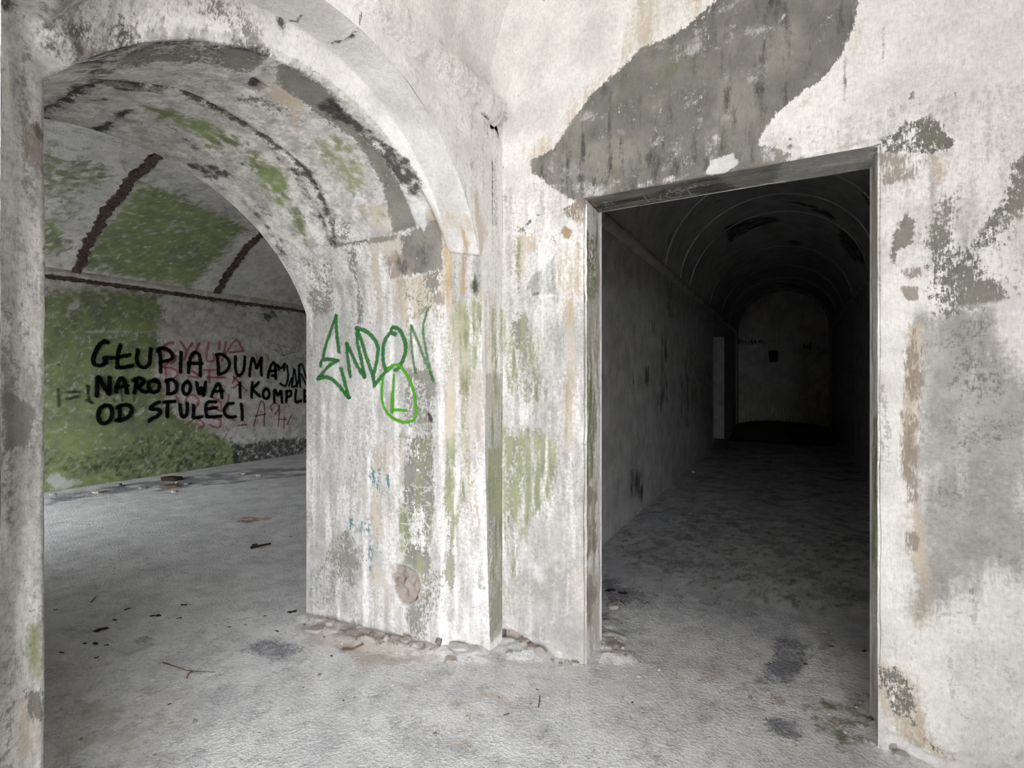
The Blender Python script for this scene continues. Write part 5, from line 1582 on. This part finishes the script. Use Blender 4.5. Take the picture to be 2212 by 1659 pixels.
chip('plaster_piece', 1169, 1424, 34, 30, M_PALE, 'flat', 2, 'thick round plaster piece leaning by the hole in the corner', rz=0.3, tilt=0.5, flat=0.014)
chip('plaster_piece', 1135, 1396, 32, 16, M_PINKST, 'lump', 0, 'pinkish mortar lump inside the broken hole in the corner')
chip('plaster_piece', 1098, 1419, 22, 9, M_WHITEST, 'lump', 2, 'white crumb of plaster left of the hole in the corner')
chip('plaster_flake', 1147, 1410, 22, 9, M_PINKST, 'flat', 3, 'flat pinkish flake beside the round plaster piece')
chip('plaster_flake', 1243, 1436, 24, 8, M_PALE, 'flat', 4, 'pale flake on the floor at the door jamb corner')
chip('stone', 1324, 1318, 32, 16, M_PALE, 'lump', 1, 'pale oval stone inside the doorway near the left jamb', 'stone')
chip('stone', 1919, 1624, 38, 28, M_PALE, 'lump', 3, 'pale oval stone on the floor below the right jamb', 'stone', rz=2.2)
chip('stone', 1884, 1614, 16, 12, M_WHITEST, 'lump', 0, 'small white pebble left of the oval stone at the right jamb', 'stone')
chip('stone', 1948, 1648, 36, 14, M_WHITEST, 'flat', 1, 'flat whitish piece below the oval stone at the bottom right', 'stone')
chip('stone', 1871, 1606, 14, 10, M_PALE, 'lump', 2, 'tiny pale pebble closest to the doorway at the right jamb', 'stone')
chip('stone', 1856, 1571, 22, 12, M_PALE, 'lump', 4, 'flat pale pebble on the sill in front of the right jamb', 'stone')
chip('stone', 1826, 1584, 12, 8, M_WHITEST, 'lump', 1, 'tiny white pebble on the greenish sill floor', 'stone')
chip('stone', 1497, 1022, 10, 8, M_PALE, 'lump', 3, 'small pale stone at the foot of the corridor wall', 'stone')
# chamber, along the back wall
chip('rotten_board', 373, 1037, 46, 13, M_DTWIG, 'flat', 2, 'dark rotten board end lying against the graffiti wall', 'wood', rz=0.9, flat=0.03)
chip('rotten_board', 372, 1051, 40, 6, M_TWIG, 'flat', 3, 'brown splinter lying in front of the rotten board', 'wood', rz=0.8, flat=0.015)
chip('mortar_chunk', 382, 1047, 10, 10, M_PALE, 'lump', 4, 'pale upright chip in front of the rotten board')
chip('mortar_chunk', 404, 1046, 12, 4, M_PALE, 'flat', 0, 'flat pale chip right of the rotten board')
chip('mortar_chunk', 255, 1051, 18, 9, M_GREYST, 'lump', 1, 'grey stone by the wall, under the letters on the left')
chip('mortar_chunk', 309, 1054, 20, 5, M_GREYST, 'flat', 2, 'flat grey chip between grey stone and rotten board')
chip('plaster_flake', 213, 1064, 30, 6, M_PALE, 'flat', 3, 'pale plaster flake at the lit left end of the graffiti wall')
chip('plaster_flake', 376, 1063, 18, 4, M_WHITEST, 'flat', 4, 'small whitish flake nearest the arch below the rotten board')
chip('mortar_chunk', 527, 1026, 16, 8, M_PALE, 'lump', 0, 'pale stone by the wall in the dim right part of the chamber')
chip('mortar_chunk', 558, 1030, 14, 7, M_PALE, 'lump', 1, 'second pale stone from the pier in the dim chamber')
chip('plaster_flake', 113, 1069, 16, 8, M_PALE, 'flat', 2, 'pale flake beside the left pier at the chamber wall')
# dead leaves and dark bits
leaf_spots = [(336, 1331, 22, 10), (397, 1307, 14, 10), (218, 1362, 26, 12), (183, 1391, 12, 6), (387, 1335, 11, 7), (248, 1340, 12, 6), (274, 1317, 12, 5), (495, 1355, 10, 6), (598, 1364, 10, 7),
              (630, 1323, 20, 8), (572, 1331, 8, 5), (530, 1349, 6, 4), (230, 1394, 11, 7), (133, 1410, 10, 7), (366, 1521, 8, 6), (192, 1133, 9, 5), (627, 1160, 8, 4), (1344, 1284, 20, 6), (1318, 1278, 22, 6), (1380, 1297, 8, 4),
              (1418, 1288, 7, 4), (1725, 1301, 8, 4), (1398, 1303, 6, 4), (1341, 1349, 6, 6), (1795, 1398, 12, 5), (1866, 1409, 14, 6), (1740, 1437, 10, 5), (120, 1318, 10, 5), (206, 1391, 16, 7), (208, 1420, 9, 4), (716, 1418, 8, 6), (742, 1513, 7, 5), (766, 1506, 6, 4), (1160, 1490, 7, 6), (1366, 1518, 7, 5)]
leaf_me = []
for k in range(4):
    r = np.random.default_rng(40 + k)
    n = 10
    a = np.linspace(0, 2 * math.pi, n, endpoint=False)
    rad = (0.55 + 0.45 * np.abs(np.cos(a * 1.0))) * (1 + 0.3 * (r.random(n) - 0.5))
    top = np.stack([rad * np.cos(a), 0.55 * rad * np.sin(a), 0.25 * r.random(n)], -1)
    V = np.concatenate([top, top - (0, 0, 0.05), [[0, 0, 0.05], [0, 0, 0.0]]])
    Fq = [(i, (i + 1) % n, 2 * n) for i in range(n)] + [(n + (i + 1) % n, n + i, 2 * n + 1) for i in range(n)] + [(i, n + i, n + (i + 1) % n, (i + 1) % n) for i in range(n)]
    me = bpy.data.meshes.new('dead_leaf')
    me.from_pydata([tuple(v) for v in V], [], Fq)
    me.materials.append(M_LEAF)
    leaf_me.append(me)
LEAF_LABEL = {0: 'largest curled dead leaf on the dim floor under the arch', 1: 'dark leaf just beyond the largest one under the arch', 2: 'long dead leaf nearest the left pier under the arch', 9: 'dead leaf on the floor at the far foot of the jamb', 15: 'lone dark leaf on the brightly lit chamber floor', 17: 'dark leaf by the oval stone inside the doorway', 25: 'dark scrap on the floor close to the right jamb'}
LORD = 'first second third fourth fifth sixth seventh eighth ninth tenth eleventh twelfth thirteenth fourteenth fifteenth sixteenth seventeenth eighteenth'.split()
lseen = {}
for k, (px, py, w, h) in sorted(enumerate(leaf_spots), key=lambda q: q[1][0]):
    x, y = on_floor(px, py)
    D = HC * FPX / (py - CY)
    o = bpy.data.objects.new('dead_leaf', leaf_me[k % 4])
    COL.objects.link(o)
    s = 0.5 * w / FPX * D
    o.scale = (s, s * 1.2, s)
    o.location = (x, y, floor_z(x, y) + 0.05 * s)
    o.rotation_euler = (0, 0, rnd.uniform(-0.7, 0.7) + YAW)
    where = ('on the dim floor under the arch' if px < 700 else 'on the corridor floor just inside the doorway' if px > 1290 and py < 1440 else 'on the bright open floor in front')
    if k in LEAF_LABEL:
        tag(o, LEAF_LABEL[k], 'leaf')
    else:
        lseen[where] = lseen.get(where, -1) + 1
        tag(o, LORD[lseen[where]] + ' small dark leaf scrap from the left ' + where, 'leaf', 'leaf scraps ' + where)


def stick(name, pts, r, mat, label, cat='twig', forks=()):
    """pts: floor pixels; a bent tapering twig lying on the floor"""
    def tube(P, r0, r1):
        V, Fq = [], []
        P = np.array(P)
        n = len(P)
        for i, p in enumerate(P):
            t = P[min(i + 1, n - 1)] - P[max(i - 1, 0)]
            t /= np.linalg.norm(t)
            u = np.cross(t, (0, 0, 1)); u /= np.linalg.norm(u)
            v = np.cross(u, t)
            rr = r0 + (r1 - r0) * i / (n - 1)
            for q in range(6):
                a = q * math.pi / 3
                V.append(p + rr * (math.cos(a) * u + math.sin(a) * v))
        for i in range(n - 1):
            for q in range(6):
                Fq.append((i * 6 + q, i * 6 + (q + 1) % 6, (i + 1) * 6 + (q + 1) % 6, (i + 1) * 6 + q))
        Fq.append(tuple(range(5, -1, -1)))
        Fq.append(tuple((n - 1) * 6 + q for q in range(6)))
        return V, Fq
    def pos(pp, lift=0.0):
        out = []
        for a in pp:
            x, y = on_floor(*a[:2])
            out.append((x, y, floor_z(x, y) + r * 0.9 + (a[2] if len(a) > 2 else 0)))
        return out
    V, Fq = tube(pos(pts), r, r * 0.6)
    for f in forks:
        v2, f2 = tube(pos(f), r * 0.6, r * 0.35)
        b = len(V)
        V += v2
        Fq += [tuple(i + b for i in q) for q in f2]
    o = mesh_obj(name, V, Fq, mat, None, True)
    tag(o, label, cat)
    return o


stick('stick', [(740, 1405), (762, 1404), (785, 1397)], 0.006, M_TWIG, 'brown broken stick at the foot of the graffiti pier', 'stick')
stick('stick', [(541, 1186), (560, 1182), (585, 1177)], 0.013, M_DTWIG, 'dark stick on the chamber floor seen through the arch', 'stick')
stick('stick', [(545, 1179), (556, 1177)], 0.008, M_DTWIG, 'short dark splinter just behind the dark stick', 'stick')
stick('twig', [(197, 1302), (203, 1294), (208, 1288)], 0.004, M_TWIG, 'short bent twig on the dim floor near the left pier')
stick('twig', [(352, 1432), (380, 1441), (405, 1450), (435, 1452), (465, 1453)], 0.002, M_TWIG, 'thin curved grass stalk on the floor under the arch')
stick('twig', [(404, 1466), (408, 1456), (416, 1452)], 0.004, M_TWIG, 'dark knotted twig end lying on the grass stalk')
stick('twig', [(1163, 1528), (1165, 1518), (1166, 1508, 0.01)], 0.003, M_TWIG, 'small forked twig on the bright floor in front', forks=[((1165, 1518), (1170, 1517, 0.006))])
stick('twig', [(1088, 1546), (1093, 1545), (1100, 1542)], 0.003, M_TWIG, 'tiny twig bit left of the forked twig')
stick('twig', [(1340, 1300), (1348, 1306), (1352, 1312)], 0.003, M_DTWIG, 'thin dark twig beside the oval stone inside the doorway')
stick('twig', [(1832, 1153), (1845, 1157), (1858, 1159)], 0.004, M_PALE, 'thin pale stalk on the dark corridor floor', 'twig')

# small crumbs: shared shapes, each its own object
CRUMB = [(723, 1388), (738, 1392), (770, 1388), (781, 1393), (790, 1386), (812, 1392), (822, 1399), (846, 1398), (858, 1401), (888, 1404), (902, 1411), (930, 1412), (742, 1372), (700, 1380), (668, 1345), (690, 1340), (658, 1352), (1060, 1418), (1075, 1424), (1108, 1428), (1125, 1416),
         (1152, 1428), (1194, 1428), (1210, 1434), (1226, 1430), (1300, 1400), (1312, 1410), (1322, 1420), (1308, 1388), (1330, 1398), (1345, 1410), (1352, 1425), (1296, 1376), (1302, 1362), (1340, 1330), (1356, 1342), (1900, 1602), (1936, 1604), (1962, 1622), (1985, 1634), (1846, 1552), (1838, 1540), (1806, 1560), (1790, 1545), (1852, 1532), (1862, 1520),
         (848, 1480), (920, 1468), (1010, 1552), (940, 1585), (655, 1485), (690, 1460), (1146, 1521), (1184, 1508), (1078, 1508), (1106, 1484), (1380, 1462), (1425, 1450), (1462, 1460), (1620, 1510), (1660, 1498), (330, 1470), (480, 1452), (528, 1490), (175, 1597), (335, 1632), (420, 1560)]
CR_ME = []
for k in range(4):
    me = chip_mesh('lump', 60 + k)
    me.materials.append((M_PALE, M_WHITEST, M_PINKST, M_GREYST)[k])
    CR_ME.append(me)
ORD = 'first second third fourth fifth sixth seventh eighth ninth tenth eleventh twelfth thirteenth fourteenth fifteenth sixteenth seventeenth eighteenth nineteenth twentieth'.split()
seen_ = {}
for k, (px, py) in enumerate(sorted(CRUMB)):
    x, y = on_floor(px, py)
    o = bpy.data.objects.new('mortar_crumb', CR_ME[k % 4])
    COL.objects.link(o)
    s = rnd.uniform(0.005, 0.011)
    o.scale = (s * 1.2, s, s * 0.7)
    o.rotation_euler = (0, 0, rnd.random() * 6.28)
    o.location = (x, y, floor_z(x, y) + s * 0.35)
    where = ('in the dust along the foot of the graffiti pier' if px < 960 and 1330 < py < 1425 and px > 650 else
             'on the floor before the corner between pilaster and door' if 1050 < px < 1240 and py < 1440 else
             'at the foot of the left door jamb' if 1290 < px < 1360 else
             'at the foot of the right door jamb' if px > 1780 else
             'on the dim floor under the arch' if px < 640 else
             'on the floor across the door sill' if 1370 < px < 1700 and py < 1515 else 'on the bright open floor in front')
    seen_[where] = seen_.get(where, -1) + 1
    tag(o, ORD[seen_[where]] + ' mortar crumb from the left ' + where, 'crumb', 'mortar crumbs ' + where)

# fine grit: nobody could count it
V, Fq = [], []
gr_ = np.random.default_rng(9)
def grit(n, pts, smin, smax):
    st = np.array(fl(*pts))
    lo, hi = st.min(0), st.max(0)
    P2 = lo + gr_.random((n * 3, 2)) * (hi - lo)
    P2 = P2[poly_sdf(P2, st) > 0][:n]
    Z = floor.at(P2)[:, 2]
    for (x, y), z in zip(P2, Z):
        s = smin + (smax - smin) * gr_.random() ** 2.5
        a = gr_.random() * 6.28
        b = len(V)
        for q in range(3):
            V.append((x + s * math.cos(a + q * 2.1), y + s * math.sin(a + q * 2.1), z - 0.001))
        V.append((x + 0.3 * s * (gr_.random() - .5), y, z + s * 0.8))
        Fq.extend([(b, b + 1, b + 3), (b + 1, b + 2, b + 3), (b + 2, b, b + 3)])
grit(900, ((640, 1330), (960, 1388), (1060, 1400), (1080, 1430), (900, 1440), (700, 1400)), 0.0012, 0.005)
grit(300, ((1085, 1395), (1200, 1410), (1280, 1425), (1260, 1445), (1090, 1435)), 0.0012, 0.005)
grit(500, ((1290, 1290), (1340, 1290), (1400, 1450), (1290, 1430)), 0.0012, 0.005)
grit(500, ((1600, 1450), (1880, 1480), (1900, 1600), (2060, 1655), (1800, 1600), (1600, 1530)), 0.0012, 0.005)
grit(1500, ((300, 1300), (1880, 1400), (1900, 1659), (250, 1659)), 0.0008, 0.003)
grit(600, ((100, 1090), (660, 1010), (660, 1100), (100, 1300)), 0.002, 0.008)
o = mesh_obj('floor_grit', V, Fq, M_PALE)
tag(o, 'fine pale grit scattered over the concrete floor', 'grit', kind='stuff')

# heap of rubble across the far end of the corridor
n = 50
gx, gy = np.linspace(CXL + 0.12, CXR - 0.12, n), np.linspace(YCE - 3.6, YCE - 0.72, n)
G2 = np.stack(np.meshgrid(gx, gy, indexing='ij'), -1)
u = (G2[..., 0] - CXL) / (CXR - CXL)
v = (G2[..., 1] - (YCE - 3.6)) / 2.88
hgt = 0.30 * smooth(v * 1.3) * (0.6 + 0.5 * np.sin(u * math.pi)) + 0.12 * fbm(np.concatenate([G2, G2[..., :1] * 0], -1), 2.2, 4, 3) * smooth(v * 3)
Pm = np.concatenate([G2, np.maximum(hgt, -0.01)[..., None]], -1).reshape(-1, 3)
idx = np.arange(n * n).reshape(n, n)
Fm = np.stack([idx[:-1, :-1], idx[1:, :-1], idx[1:, 1:], idx[:-1, 1:]], -1).reshape(-1, 4)
o = mesh_obj('rubble_heap', Pm, Fm, M_SOIL, None, True)
tag(o, 'low dark heap of rubble across the far end of the corridor', 'rubble')
